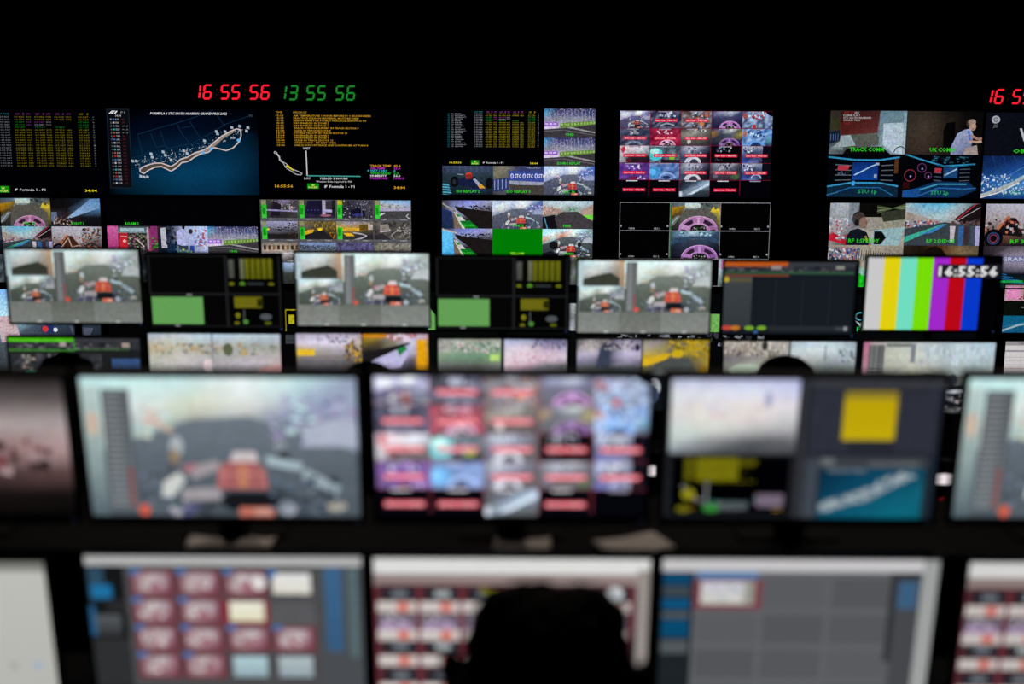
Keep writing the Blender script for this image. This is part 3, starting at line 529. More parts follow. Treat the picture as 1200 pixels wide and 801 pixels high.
def studio(c, v):
    c.fill('020408'); B = '2c88b0'
    if v == 1:
        c.line([(0, 6), (55, 12), (110, 12), (150, 6)], 3.4, B); c.rect(52, 17, 54, 37, '0c2c6c', '103c88'); c.line([(56, 44), (72, 36), (90, 26), (100, 22)], 2.4, 'a8c4dc'); c.rect(100, 18, 8, 5, '8a98a8'); c.rect(98, 42, 6, 8, '8a98a8')
        for i in range(4): c.line([(16, 22+i*11), (50, 24+i*10)], 1.8, '586068'); c.line([(112, 24+i*10), (138, 22+i*11)], 1.8, '586068')
        c.poly([(22, 24), (46, 24), (42, 34), (20, 34)], 'a83040'); c.bits(22, 36, 24, 8, 8, ['30405c', '485870'], (3, 6))
        c.poly([(0, 66), (50, 58), (110, 58), (150, 64), (150, 90), (0, 90)], '0c2438'); c.line([(0, 68), (50, 60), (110, 60), (150, 67)], 3, '3490b8'); c.line([(20, 80), (50, 70), (110, 70), (140, 86)], 2.4, '1c5888'); c.rect(52, 56, 6, 10, '3890d0'); c.line([(0, 86), (24, 80)], 2, '2c6890'); c.rect(140, 10, 8, 30, '503018')
        label(c, 'STU 1p', 40, 66, 78, '28a860')
    elif v == 2:
        c.line([(2, 0), (40, 12), (84, 24), (150, 20)], 3, B); c.line([(70, 22), (110, 26), (150, 20)], 2, '1c5878')
        for x, y, r_ in ((14, 44, 12), (38, 28, 9), (52, 44, 7)): c.ring(x, y, r_, r_, 1.8, '582858' if x > 20 else '802838'); c.disc(x+1, y+2, 2, 2, 'a090d0', 8)
        for i in range(4): c.line([(64, 30+i*8), (80, 31+i*8)], 1.6, '485060'); c.line([(118, 31+i*8), (140, 30+i*8)], 1.6, '485060')
        c.poly([(66, 28), (80, 29), (78, 38), (64, 38)], 'a83040'); c.rect(84, 27, 30, 22, '18406c'); c.line([(86, 44), (112, 30)], 3, '8cb0c8'); c.bits(60, 4, 80, 14, 24, ['143848', '0a1c28', '285c70'], (4, 10), .4)
        c.poly([(0, 78), (30, 70), (70, 56), (140, 58), (156, 74), (120, 90), (0, 90)], '0c2c50'); c.poly([(0, 76), (40, 70), (34, 90), (0, 90)], '184888'); c.line([(36, 74), (74, 62), (134, 62)], 3, '3888a8'); c.line([(36, 86), (76, 70), (130, 72), (154, 70)], 2.2, '2860a0'); c.rect(0, 58, 14, 14, '28080c')
        label(c, 'STU 2p', 38, 60, 80, '28a860')
    else:
        c.grid(0, 0, 160, 90, [['0c1c40', '102450', '14306c'], ['102c5c', '1c488c', '2060a8'], ['1c5090', '3878b0', '1c509c'], ['103060', '143c78', '103468']]); c.line([(0, 60), (40, 50), (90, 22), (130, 2)], 1.4, '4878b0'); c.bits(0, 40, 100, 40, 90, ['a8bcd0', '5888b8', 'c8d4dc', '2c5c98'], (3, 7)); c.line([(0, 84), (30, 74), (70, 56), (110, 30), (150, 0)], 7, 'a0a8a8'); c.line([(0, 88), (36, 78), (80, 56)], 2.4, 'd0d0c8')
        for i in range(4): c.line([(20+i*22, 0), (34+i*22, 44-i*10)], 1, '20407c')
        label(c, 'STU 3p', 38, 64, 78, '1c8c70')
def roverone(c):
    c.grid(0, 0, 160, 90, [['98a0a8', 'a8acb0', '101010', '0c0c08', '283020'], ['90989c', '90949c', '0c0c0c', '505040', '303428'], ['a89ca0', '787c80', 'a8a498', '98a090', '9c9080'], ['807c7c', '202428', '88a09c', '90acac', '9c9484']])
    c.rect(62, 0, 98, 30, '0a0a08'); 
    for i in range(8): c.line([(100, 22-i*2.4), (160, 2+i*2)], 1.6, ['50603c', '2c3820', '788060'][i % 3])
    c.poly([(0, 66), (8, 62), (50, 88), (40, 90), (0, 80)], 'b02030'); c.bits(0, 30, 44, 50, 24, ['a83840', 'c0c4cc', '707880', 'c8ccd0'], (4, 8)); c.rect(40, 0, 18, 40, '788088')
    c.rect(74, 30, 40, 30, '908c80'); c.rect(110, 30, 50, 22, '8c8878'); c.poly([(108, 20), (160, 12), (160, 34), (114, 40)], '303428'); c.poly([(94, 58), (160, 50), (150, 90), (96, 90)], '88a8ac'); c.poly([(96, 60), (112, 60), (122, 74), (110, 88), (96, 88)], '0a0c0c')
    c.disc(62, 34, 14, 15, '3c3430'); c.disc(72, 42, 9, 12, '806458'); c.disc(58, 42, 5, 7, '141214'); c.ring(62, 34, 14, 15, 2, '1c1c1c', 30, 150)
    c.poly([(46, 58), (62, 54), (80, 62), (92, 90), (36, 90), (38, 70)], '101420'); c.line([(78, 70), (82, 82)], 4, 'a88828'); c.line([(86, 88), (90, 90)], 5, 'a07868')
    label(c, 'RF 1:SPEEDY', 66, 42)
def rovertwo(c):
    c.grid(0, 0, 160, 90, [['98b4b8', '58a8c8', '54b0d0', '88a8b0', '201818'], ['a89c98', 'a0b0b4', 'a8bcc0', '988c94', '281c20'], ['8c6c64', '58565c', '404448', '302c34', '241e24'], ['285850', '303c40', '343a40', '2c2e34', '202024']])
    c.poly([(0, 18), (60, 34), (86, 42), (0, 52)], ['988c80', 'a09890', '807878', '887c78']); c.bits(0, 38, 84, 14, 40, ['304c90', 'a84048', 'b8bcc4', '28304c', '788098'], (4, 8)); c.poly([(0, 54), (86, 40), (160, 50), (160, 90), (0, 90)], '343c42')
    c.poly([(0, 72), (80, 44), (90, 44), (0, 84)], '38a088'); c.poly([(30, 68), (84, 44), (88, 45), (60, 62)], '3878b0'); c.poly([(104, 34), (140, 4), (160, 0), (160, 30), (124, 44)], '181012'); c.line([(110, 34), (150, 0)], 2, 'a82838'); c.line([(112, 36), (158, 8)], 1.4, 'a8a8ac')
    for x, h_, col in ((102, 32, 'b0a8b0'), (120, 40, '305890'), (132, 38, '382830'), (146, 36, '404858'), (156, 44, '9c98c0')):
        c.disc(x, 42, 4, 5, '503c38'); c.poly([(x-6, 48), (x+6, 48), (x+5, 48+h_*.5), (x+4, 50+h_), (x-4, 50+h_), (x-5, 48+h_*.5)], col); 
    label(c, 'RF 2:DIDGE', 60, 48)
def roverthree(c):
    c.grid(0, 0, 160, 90, [['a0a0b0', 'b0b0c0', 'b0b0bc', '8c8c98'], ['9c9498', 'a0989c', 'a8a4ac', '787478'], ['604440', '704c3c', '504440', '484044'], ['0c0a0c', '14101a', '0c0a0c', '181416']])
    c.poly([(30, 46), (48, 30), (64, 30), (84, 56), (80, 70), (30, 66)], '141014'); c.line([(28, 54), (44, 32), (52, 28)], 6, 'a86040'); c.bits(0, 34, 120, 30, 30, ['783c30', 'a8a0a4', '281c20', 'b86c50'], (5, 10)); c.disc(20, 74, 20, 20, '0a080c'); c.ring(20, 74, 12, 12, 2.5, '30406c'); c.ring(20, 74, 8, 8, 2, '803048'); c.poly([(100, 60), (130, 50), (160, 70), (160, 90), (90, 90)], '302428')
    label(c, 'RF 3:', 34, 56)
def grandstand(c, t='GRAND PRIX'):
    c.grid(0, 0, 160, 90, [['8c8478', 'a09888', '8c8478'], ['706c64', '989080', '807868'], ['9c9080', 'b0a490', '88a898'], ['20c828', '20b830', '88b8a8']])
    c.bits(0, 6, 70, 26, 60, ['a85058', '505c8c', 'b8b8c0', '28304c'], (4, 8))
    for i in range(22): c.line([(62+i*5, 8+i*.6), (61+i*5, 30+i*.6)], 1.6, '303430')
    c.rect(0, 36, 50, 16, '1c2c50'); c.text(2, 44, 'STC   4G IPC', 8, 'c0c8dc', 'l', 42, True); c.rect(0, 52, 60, 6, '6c8478'); c.poly([(0, 56), (60, 54), (92, 66), (100, 90), (0, 90)], '18c020'); c.poly([(54, 40), (100, 60), (110, 80), (88, 70), (50, 52)], '88b8a8')
    c.rect(96, 40, 14, 12, '402c2c')
def blur_face(c):
    c.grid(0, 0, 160, 90, [['281c14', '1c140c', '482c10', '6c5840', '504834'], ['201810', '140e0a', '503010', '80694c', '605440'], ['2c2018', '201810', '382410', '70604c', '504838'], ['181210', '100c0a', '241a10', '403830', '302c24']])
    c.disc(66, 40, 30, 38, '140e0a')

# ---- the pictures of each display
def W_timing_left(c): timing(c, .5)
def W_map(c): trackmap(c)
def W_msgs(c): messages(c)
def W_replay(c):
    timing(c.sub(0, 0, 106.7, 60)); crowd(c.cell(2, 0, 3, 3), 'UHD'); crowd(c.cell(2, 1, 3, 3), 'ISO4RG REPLAY')
    carshot(c.cell(0, 2, 3, 3)); fence(c.cell(1, 2, 3, 3)); d = c.cell(2, 2, 3, 3)
    onboard(d, 'a83838', 'b0c4e4', '4c5064', '4060a8', '5c6074', 'a8b0d0'); label(d, 'LAC 76', 38, 62)
def W_studio(c):
    trackcomm(c.cell(0, 0, 2, 2)); ukcomm(c.cell(1, 0, 2, 2)); studio(c.cell(0, 1, 2, 2), 1); studio(c.cell(1, 1, 2, 2), 2)
def W_right_top(c):
    d = c.cell(0, 0, 2, 2); d.fill('0a0c14'); d.disc(21, 15, 9, 8, '9a9ea4'); d.ring(21, 15, 4, 4, 1.5, '30343c'); d.text(16, 28, 'JE', 6, '787c84', 'l', 10); d.text(72, 46, 'W', 26, 'b8bcc4', 'l', 40, True); label(d, 'OBS', 34, 62, 80)
    studio(c.cell(0, 1, 2, 2), 3); c.cell(1, 0, 2, 2).fill('06080c'); seamap(c.cell(1, 1, 2, 2))
def W_cockpits(c):
    a = c.cell(1, 0, 3, 3); c.fill('030305')
    for k in range(3):
        a = c.cell(k, 0, 3, 3); b = c.cell(k, 1, 3, 3)
    d = c.sub(54, 0, 53, 30); cockpit(d, 0); pinkhalo(d, 92, 96, 52, col='a06890'); label(d, 'PIC 31', 40, 70)
    d = c.sub(107, 0, 53, 30); d.grid(0, 0, 160, 90, [['080808', '0c0c10', '101828', '5c84a8'], ['0c0a0a', '100e10', '405870', '4c7098'], ['302c38', '281c1c', '141418', '101014'], ['181014', '1c1418', '0c0c10', '08080c']]); d.poly([(46, 66), (130, 2), (160, 4), (160, 30), (60, 64)], ['90a8c8', '6088b8', '5080b0', '6890b8', '80a0c0']); d.rect(2, 44, 18, 30, '586880'); d.bits(10, 60, 60, 26, 30, ['806050', '201418', 'a89890'], (4, 8)); label(d, 'ROBOT 2', 42, 64)
    d = c.sub(54, 30, 53, 30); rovertwo(d); d = c.sub(107, 30, 53, 30); roverthree(d); d.bits(96, 6, 60, 70, 60, ['583020', '18100e', '905c40', '302420', '606c70'], (5, 10)); d.poly([(26, 66), (50, 34), (66, 34), (90, 66)], '3c2018'); d.line([(30, 66), (52, 36), (62, 66), (88, 60)], 4, 'a88c7c')
    for k in range(3): c.cell(k, 2, 3, 3).mos(0, 0, 160, 90, 8, 5, ['303c44', '1c2024', '586068'])
    c.cell(0, 0, 3, 3).fill('0a0a0c'); cockpit(c.cell(0, 1, 3, 3), 1)
def W_roam(c):
    c.fill('020204'); label(c.cell(0, 0, 3, 3), 'ROAM 2', 44, 58, 82, h=9)
    d = c.cell(0, 1, 3, 3); d.fill('3c1830'); d.rect(0, 0, 34, 90, 'b85890', '90205c'); d.rect(34, 0, 100, 22, '303438', '6c7c80'); d.rect(42, 6, 76, 12, '90a8b0'); d.rect(38, 22, 26, 68, 'a82028', 'b81c28'); d.poly([(48, 48), (54, 42), (60, 48), (54, 56)], 'd8a8a8'); d.rect(42, 32, 20, 3, 'c89090'); d.rect(64, 22, 66, 60, '282828'); d.bits(66, 26, 60, 50, 60, ['584840', '8c5868', '141414', '5c8048', '909088', '403040'], (4, 9)); d.rect(128, 8, 12, 74, '90345c'); d.rect(126, 4, 6, 70, '98949c'); d.rect(138, 0, 22, 60, '78285c'); d.bits(134, 36, 26, 40, 14, ['30902c', '285820', '601840'], (5, 10)); d.line([(92, 40), (116, 66)], 4, 'b8a8a8'); d.rect(0, 80, 160, 10, '28262a')
    d = c.cell(1, 1, 3, 3); d.grid(0, 0, 160, 90, [['282028', '101014', '8890b0', 'a0b0d0', 'a8b4dc'], ['202024', '0c0c10', '9098b0', '98a8cc', 'a0b0d8'], ['181c28', '101c30', '788098', '9098b8', 'a8b0cc'], ['0c1018', '0c1828', '30384c', '808aa8', '9098b8']]); d.poly([(10, 6), (26, 4), (30, 70), (12, 70)], 'a8a8b4'); d.bits(30, 2, 60, 60, 20, ['0c0c14', '182438', '283448'], (8, 18)); d.poly([(60, 20), (78, 6), (96, 22), (98, 60), (84, 64), (62, 58)], 'a0a4cc'); d.rect(66, 62, 30, 14, '283440'); d.disc(106, 16, 7, 8, '302828'); d.poly([(98, 28), (116, 24), (122, 60), (100, 62)], '98a0c8'); d.rect(102, 62, 14, 22, '203c80'); d.bits(120, 10, 36, 60, 24, ['c0c8e0', 'a05060', '5c6c98', 'b0bce0'], (5, 12)); d.rect(30, 56, 30, 34, '10243c'); d.bits(56, 74, 50, 10, 10, ['5ca85c', 'a8a848', '386878'], (5, 9))
    crowd(c.cell(2, 1, 3, 3), 'UHD')
    for k in range(3): c.cell(k, 2, 3, 3).mos(0, 0, 160, 90, 8, 5, ['181c20', '101014', '303438'])
def W_cctv(c):
    c.fill('48484c')
    for k in range(12): cctv(c.cell(k % 4, k//4, 4, 4).sub(2, 2, 156, 86), k)
    for k in range(4): c.cell(k, 3, 4, 4).grid(0, 0, 160, 90, [['90a8c8', '8ca4c4', '98b0cc'], ['303430', '384038', '283028'], ['242424', '2c2c2c', '202020']])
def W_colours(c):
    kerbs(c.cell(0, 0, 3, 3), 'BROWN'); d = c.cell(1, 0, 3, 3); onboard(d, 'b03838', 'b4c4dc', '4c5060', '50689c', '5c6070', 'a8b0c4'); label(d, 'WHITE', 36, 64)
    pinkview(c.cell(2, 0, 3, 3)); kerbs(c.cell(0, 1, 3, 3), 'RED', True); d = c.cell(1, 1, 3, 3); c.p.gr = 0; d.fill('007a04'); c.p.gr = 1; d.text(80, 80, 'YELLOW', 10, 'a0f030', 'c', 46, True); queen(c.cell(2, 1, 3, 3))
    for k in range(3): c.cell(k, 2, 3, 3).mos(0, 0, 160, 90, 10, 6, ['302c2c', '48484c', '707478', '506830'])
def W_frames(c):
    c.fill('020203')
    cockpit(c.cell(1, 0, 3, 3), 0); pinkhalo(c.cell(1, 0, 3, 3), 92, 94, 64, col='a070a0'); cockpit(c.cell(1, 1, 3, 3), 1); pinkhalo(c.cell(1, 1, 3, 3), 98, 94, 60, col='9060a0')
    c.rect(54, 0, 1.4, 60, '1c5c1c')
    d = c.cell(2, 2, 3, 3); d.grid(0, 0, 160, 90, [['88a0b0', '90b4c8', '78a8cc'], ['98a8a8', '7898a8', '4c7890'], ['405848', '384c50', '303c40']]); d.rect(8, 4, 14, 30, 'c06c9c'); d.bits(30, 4, 120, 20, 30, ['a8ccdc', '507c98', 'c0d0d4'], (4, 9), 2)
    for k in range(4): c.rect(min(159.4, 53.33*k), 0, .7, 90, '747478')
    for k in range(4): c.rect(0, min(89.4, 30*k), 160, .8, '7c7c80')
    for k in (0, 2):
        for r in (0, 1):
            x = 53.3*k; c.text(x+10, 30*r+28, 'TRAILER' if k < 2 and r == 0 else 'CAMERA', 1.8, 'b8b8b8', 'l', 6.5); c.text(x+37, 30*r+28, 'REC %d' % (1+k+r), 1.8, 'b8b8b8', 'l', 6); c.rect(x+1, 30*r+24.5, 1.6, 1.8, '909090'); c.rect(x+50.5, 30*r+24.5, 1.6, 1.8, '909090')
def W_rovers(c):
    roverone(c.cell(0, 0, 2, 2)); rovertwo(c.cell(1, 0, 2, 2)); grandstand(c.cell(0, 1, 2, 2)); blur_face(c.cell(1, 1, 2, 2))
def W_right_mid(c):
    roverthree(c.cell(0, 0, 2, 2)); d = c.cell(0, 1, 2, 2); d.grid(0, 0, 160, 90, [['241c24', '403840', '685c64', '786c74'], ['20181c', '8c8498', 'a098b0', '9890a8'], ['080c14', '081018', '0c1018', '0c141c'], ['06080c', '0c2828', '06080c', '06080c']]); d.rect(36, 22, 124, 12, '6c6c94'); d.text(40, 28, 'GRAND PRIX', 8, 'c8c8dc', 'l', 110, True)
    for i in range(5): d.line([(2, 46+i*7), (40+i*14, 56+i*6)], 2.2, '1c5c8c')
    d.rect(10, 74, 80, 5, '189848'); c.cell(1, 0, 2, 2).fill('302c34'); c.cell(1, 1, 2, 2).fill('0c1018')
def W_small(c):
    d = c.sub(0, 0, 80, 30); d.fill('a8848c'); d.rect(6, 10, 50, 70, 'c87ca8'); d.rect(70, 20, 34, 60, 'a82830'); d.rect(80, 26, 12, 48, 'd87878'); d.bits(56, 60, 100, 26, 30, ['404c30', 'b8b0a8', '8c3040', '303028'], (6, 14)); d.bits(104, 8, 54, 60, 20, ['606c50', 'c0c0b8', '284030'], (8, 16))
    c.sub(0, 30, 160, 28).fill('080c08'); c.text(32, 42, 'NIC TOUR', 3, '8c8c8c', 'l', 30)
    d = c.sub(0, 58, 80, 32); seamap(d); d.fill('0c5878', '104c70'); d.line([(0, 80), (60, 50), (100, 40), (160, 8)], 10, '88a0a8'); d.line([(0, 60), (70, 40), (150, 0)], 1.5, '388cac')
    c.sub(80, 0, 80, 90).mos(0, 0, 160, 90, 6, 4, ['303438', '18181c', '8c8c90'])
@page(0.1)
def W_sheet(c):
    c.fill('c8c4c4'); c.rect(0, 0, 160, 8, '908c90'); c.text(24, 4, 'TIMING SHEET', 3.4, '302c30', 'l', 56); c.rect(0, 17, 160, 3, '88848c')
    for i in range(9): c.rect(0, 30+i*7, 160, .7, 'a8a0a0')
    for i in range(8): c.rect(10+i*20, 20, .6, 70, 'b4acac')
    c.rect(0, 52, 160, 1, 'c09888')
def W_low(k):
    def f(c):
        if k == 0:
            c.grid(0, 0, 160, 90, [['80b8dc', '78b0e0', '5088b8', '4c7ca8'], ['78a8c8', 'b0d8e8', '384858', '283440'], ['404850', '485058', '20242c', '181c20'], ['202428', '282c30', '101214', '0c0e10']]); c.poly([(50, 30), (66, 28), (74, 56), (52, 58)], 'b8a0a4'); c.disc(104, 43, 9, 5, '202c58'); c.disc(100, 43, 3.4, 3.4, 'b83030'); c.disc(111, 44, 2.4, 2.4, 'c8ccd4'); c.poly([(126, 40), (152, 42), (148, 50), (130, 50)], '484c5c')
        if k == 1: c.fill('030304'); c.bits(0, 60, 160, 28, 20, ['14181c', '20282c'], (6, 14))
        if k == 2: c.fill('040405'); c.rect(26, 20, 12, 1.4, '8c8018'); c.rect(26, 20, 1.4, 24, '8c8018'); c.rect(30, 26, 6, 10, 'a09818'); c.rect(26, 48, 130, 10, '303438')
        if k == 3: c.fill('060808'); c.poly([(0, 16), (12, 30), (12, 42), (0, 42)], '68a858'); c.grid(150, 12, 10, 30, [['8c9494', 'a8b0b0'], ['606868', '787c80'], ['a0a4a8', '8c9094']])
        if k == 4: c.fill('040506'); c.rect(98, 22, 12, 20, '68a050'); c.bits(0, 44, 160, 12, 30, ['8c9098', '303438', 'b0b4bc'], (4, 10))
        if k == 5: c.fill('040608'); c.ring(34, 24, 5, 4, 1.6, '58a0b0'); c.poly([(28, 28), (34, 32), (40, 27), (35, 36)], 'a8b8c0'); c.text(31, 38, 'FI', 5, '28c050', 'l', 6)
    return f

# ---- the second row of monitors
def M_composite(c):
    c.fill('60686a')
    a = c.sub(6, 0, 44, 30); a.grid(0, 0, 160, 90, [['b8d4dc', 'c8e0e4', 'd0dcdc', 'b8a898'], ['b0b8b8', 'c0c0bc', '909894', '988474'], ['50544c', '3c4038', '343834', '504840']]); a.poly([(0, 70), (40, 58), (120, 44), (160, 66), (160, 90), (0, 90)], '34382f')
    b = c.sub(2, 32, 54, 32); onboard(b, 'b06048', 'b8d4d4', '4c544c', '788480', '606860', 'a0a898')
    c.rect(0, 0, 6, 32, 'a8bcc0'); c.rect(50, 0, 10, 32, 'b89c80', '8c7460'); c.rect(56, 0, 4, 60, 'd8a8a8', 'a89090')
    m = c.sub(56, 0, 104, 64); onboard(m, 'c05040', 'd4ecec', '586058', '9ca8a4', '6c746c', 'b8bcac')
    tower(c, 58, 13, 2, 62, '484844'); c.disc(71, 61, 3.4, 2.6, 'c05040')
    c.rect(0, 64, 160, 26, '70746f', '7c807c'); c.rect(50, 64, 52, 26, '62665f', '70746f'); 
    for x in (35, 80, 130): c.rect(x-2.5, 88, 5, 1.6, 'b8bcb8')
@page(0.1)
def M_quad(c):
    c.fill('050506')
    for a in ((0, 0, 94, 1.5), (0, 47, 160, 2.4), (92, 0, 3.2, 90), (0, 0, 2, 48), (157, 0, 2, 90), (0, 88, 160, 1.2)): c.rect(*a, '1e1f20')
    g = c.sub(2, 52, 62, 34); g.fill('6aa85c'); [g.rect(i*7, 0, 1.5, 90, '5c984c') for i in range(23)]
    d = c.sub(97, 3, 58, 34); d.fill('060606'); d.rect(0, 6, 18, 60, '60645c', '50544c'); d.rect(38, 4, 14, 64, '80846c', '6c7054')
    for i in range(5): d.rect(54+i*19, 4, 15, 64, '7c7c18', '686c14')
    for i in range(12): d.rect(0, 7+i*5, 160, 1.4, '0a0a04')
    d.disc(8, 86, 9, 6, '6c7014'); d.disc(44, 86, 9, 8, '508828'); d.rect(60, 82, 54, 6, '34383a'); d.disc(140, 86, 10, 5, '6c7014')
    d = c.sub(97, 50, 58, 36); d.fill('040405'); d.rect(14, 4, 92, 34, '787418'); d.rect(90, 10, 20, 24, '2c2c0a'); [d.rect(14, 8+i*6, 95, 1.2, '141404') for i in range(6)]; d.disc(24, 62, 8, 9, '787818'); d.rect(44, 44, 3, 34, '585c58'); d.disc(50, 82, 9, 7, '508c38'); d.disc(118, 66, 20, 10, '505458'); d.disc(20, 86, 9, 5, '6c6c14'); d.disc(124, 86, 12, 5, '58600f')
    for x, y in ((48, 48.5), (32, 87)): c.rect(x-3, y, 6, 1.6, '9c9c9c')
@page(0.15)
def M_slate(c):
    c.fill('151a21'); c.rect(0, 0, 76, 6, 'b4531c'); c.rect(76, 0, 84, 6, '34383e'); c.rect(0, 6, 160, 10, '262a30'); c.bits(0, 6, 150, 6, 30, ['4c4448', '303840', '605c60', '1c2028'], (5, 12), .4); c.rect(56, 5, 12, 4.5, '8c8484'); c.rect(134, 5, 10, 4, '8c8c84')
    c.rect(0, 12, 156, 3, '2c5038'); c.rect(0, 16, 78, 2, '7a3c24'); c.rect(0, 18, 160, 72, '161b22')
    c.rect(0, 18, 34, 64, '3c4146', '32373c'); c.disc(3, 22, 3.2, 3.4, 'b8a028'); c.rect(7, 20, 26, 5, '54523c')
    for x in (62, 95, 128): c.rect(x, 20, .9, 60, '242a32')
    for i in range(12): c.rect(62, 22+i*5, 70, .8, '191e26')
    c.disc(6, 82.5, 7, 3, 'b84438'); c.disc(16, 82.5, 6, 3, 'b87028'); c.disc(33, 82.5, 6, 2.8, '70a030'); c.disc(48, 82.5, 6, 2.8, '70a030'); c.rect(56, 80, 100, 6, '252a31'); c.disc(150, 83, 2.4, 2.8, '8c9098'); c.rect(138, 81, 8, 4, '3c4048'); c.disc(41, 87.5, 2.4, 1.6, '3c6ca8')
    c.rect(157, 2, 3, 86, '0c0e12')
@page(0)
def M_bars(c):
    c.fill('020204')
    for i, col in enumerate(('c8c8c8', 'e0cf10', '70dcc0', '78dc08', 'a028c8', 'b80818', '0838c8')): c.rect(i*19.75, 0, 19.85, 90, col)
    c.rect(84, 8, 76, 17, '1c1c24'); c.text(86, 16.5, '16:55:56', 12, 'f0f0f0', 'l', 71, True)
def M_interface(c):
    c.fill('1c1e20'); c.rect(0, 0, 80, 5, '4cb818'); c.rect(80, 0, 80, 5, '34343a')
    c.rect(0, 5, 160, 10, '2c2e32'); c.bits(6, 6, 145, 8, 30, ['504c50', '38383c', '686468', '1c2024'], (6, 12), .5); c.rect(62, 5, 8, 6, '988c88'); c.rect(138, 6, 9, 6, '988c80'); c.rect(0, 15, 80, 1.6, '408c30'); c.rect(80, 14, 66, 1.2, '3c6838'); c.rect(79, 0, 1.5, 16, '3c8c2c')
    for i in range(7): c.rect(2+i*14, 20, 10, 66, '303236', '26282a')
    c.mos(2, 20, 110, 66, 16, 12, ['26282c', '484a4e', '303236', '1c1e20']); c.bits(16, 22, 14, 30, 14, ['787470', '606460', '9c8c80'], (3, 8)); c.rect(18, 40, 14, 6, '309070'); c.bits(48, 20, 10, 16, 8, ['8c8890', '686068'], (3, 7)); c.rect(124, 26, 34, 12, '34507c', '2c4060'); c.rect(112, 38, 48, 48, '202226')
def pitstraight(c):
    c.grid(0, 0, 160, 90, [['a8b8c8', 'c0ccd4', 'b0c8dc', 'b8ccd8', 'b0c0d0'], ['b8a888', 'b8b8a8', 'a8a8a0', '9ca098', 'a0a098'], ['b0b0a8', 'c0bcb8', 'a8a4a8', 'b8b0b8', 'b8a8a8'], ['989c98', '787c7c', '6c7070', '707474', 'b0c4bc'], ['686c6c', '606464', '5c6060', '78807c', 'a8c8b8'], ['585c5c', '585c5c', '585c5c', '8c9c94', 'a0c8b4']])
    c.bits(4, 12, 150, 14, 40, ['b89c6c', '8c8c78', '98988c', 'a88c78', '747c6c'], (4, 10), .8); c.poly([(0, 56), (30, 48), (70, 50), (20, 62), (0, 66)], 'a8d0c0'); c.poly([(92, 90), (126, 52), (160, 44), (160, 90)], 'a8ccba'); c.poly([(126, 52), (136, 42), (160, 38), (160, 50)], 'c89898'); c.disc(72, 40, 7, 8, 'd8c8c8'); c.disc(74, 66, 6, 7, 'a8a8a8'); c.rect(76, 0, 2, 60, '788088'); c.disc(96, 20, 6, 8, '586048')
def M_straight(c): c.fill('101010'); pitstraight(c.sub(0, 0, 160, 90))
def M_corner(c):
    a = c.sub(0, 0, 80, 45); a.grid(0, 0, 160, 90, [['9890a0', 'a8a0b4', 'b0a8bc', '988890'], ['c0b8cc', 'd0c8dc', 'd0cce0', 'b0a088'], ['a89040', '98908c', '9c949c', 'a08c68'], ['605c58', '686468', '606064', '544c3c'], ['38343a', '403c40', '3c383c', '302c2c']]); a.rect(2, 40, 42, 16, 'd8b028'); a.bits(50, 4, 80, 20, 16, ['685c6c', '88809c'], (6, 12)); a.bits(118, 20, 40, 50, 18, ['604830', 'b89028', '50484c', '30282c'], (8, 16)); a.rect(40, 56, 80, 10, '787070')
    b = c.sub(80, 0, 80, 45); b.grid(0, 0, 160, 90, [['a06818', 'a88c2c', '889088', 'b8b0c0', 'a88898'], ['706020', '504430', '807868', 'c0bcd0', 'a87c30'], ['282420', '201c1c', '584c50', 'a8a4b8', 'c08c20'], ['181416', '201c1e', '8c88a0', '504c58', 'b88420'], ['141214', '181618', '5c5868', '1c1a1e', '886018']]); b.poly([(0, 50), (120, 20), (110, 30), (30, 90), (0, 90)], '1a181a'); b.poly([(20, 70), (110, 28), (126, 30), (92, 84), (40, 90)], 'b0acd0'); b.poly([(84, 40), (104, 30), (110, 38), (90, 56)], '20743c'); b.rect(132, 14, 22, 74, 'd89c10', 'c88c10'); b.bits(60, 0, 70, 14, 10, ['d0c0d0', 'a85c60'], (10, 20)); b.rect(0, 2, 60, 8, 'c07c18')
    c.sub(0, 45, 160, 45).grid(0, 0, 160, 90, [['303034', '38343a', '302c30'], ['18181c', '1c1c20', '141418']])
    c.rect(79, 0, 1.6, 90, '18181a')
def M_pair(c):
    c.fill('0c0c0e'); a = c.sub(2, 2, 76, 43); a.grid(0, 0, 160, 90, [['889088', '98a094', '90988c', 'a8aca0'], ['a09898', '98a898', '8c9c8c', '90a48c'], ['80987c', '709078', '688c70', '88b078'], ['6c706c', '606460', '5c605c', '787c78'], ['50524f', '484a48', '484a48', '505250']]); a.bits(4, 4, 150, 30, 36, ['b09890', 'b8c0b8', '607060', '508070', 'c8c0c0'], (6, 14)); a.rect(132, 40, 24, 16, 'b0d878')
    b = c.sub(82, 2, 76, 43); b.grid(0, 0, 160, 90, [['a8b0d0', '98a0c0', '606488', '585878'], ['d0c8dc', 'd8c8d4', 'b0a0b4', 'a8a0b8'], ['d8c8d4', 'e0c8d0', 'd8b8c8', 'd0c0d0'], ['d8c0c8', 'c8a8b8', '807c84', '606064'], ['b0a0a8', '707074', '585a5c', '4c4e50']]); b.bits(70, 0, 84, 24, 20, ['383858', '686888', '8c8cac'], (6, 12)); b.bits(20, 36, 110, 24, 30, ['c890a8', 'e0d4dc', 'b8b0c0'], (6, 14), .5)
    c.sub(2, 48, 156, 42).mos(0, 0, 160, 90, 10, 4, ['303034', '101014', '585c60'])
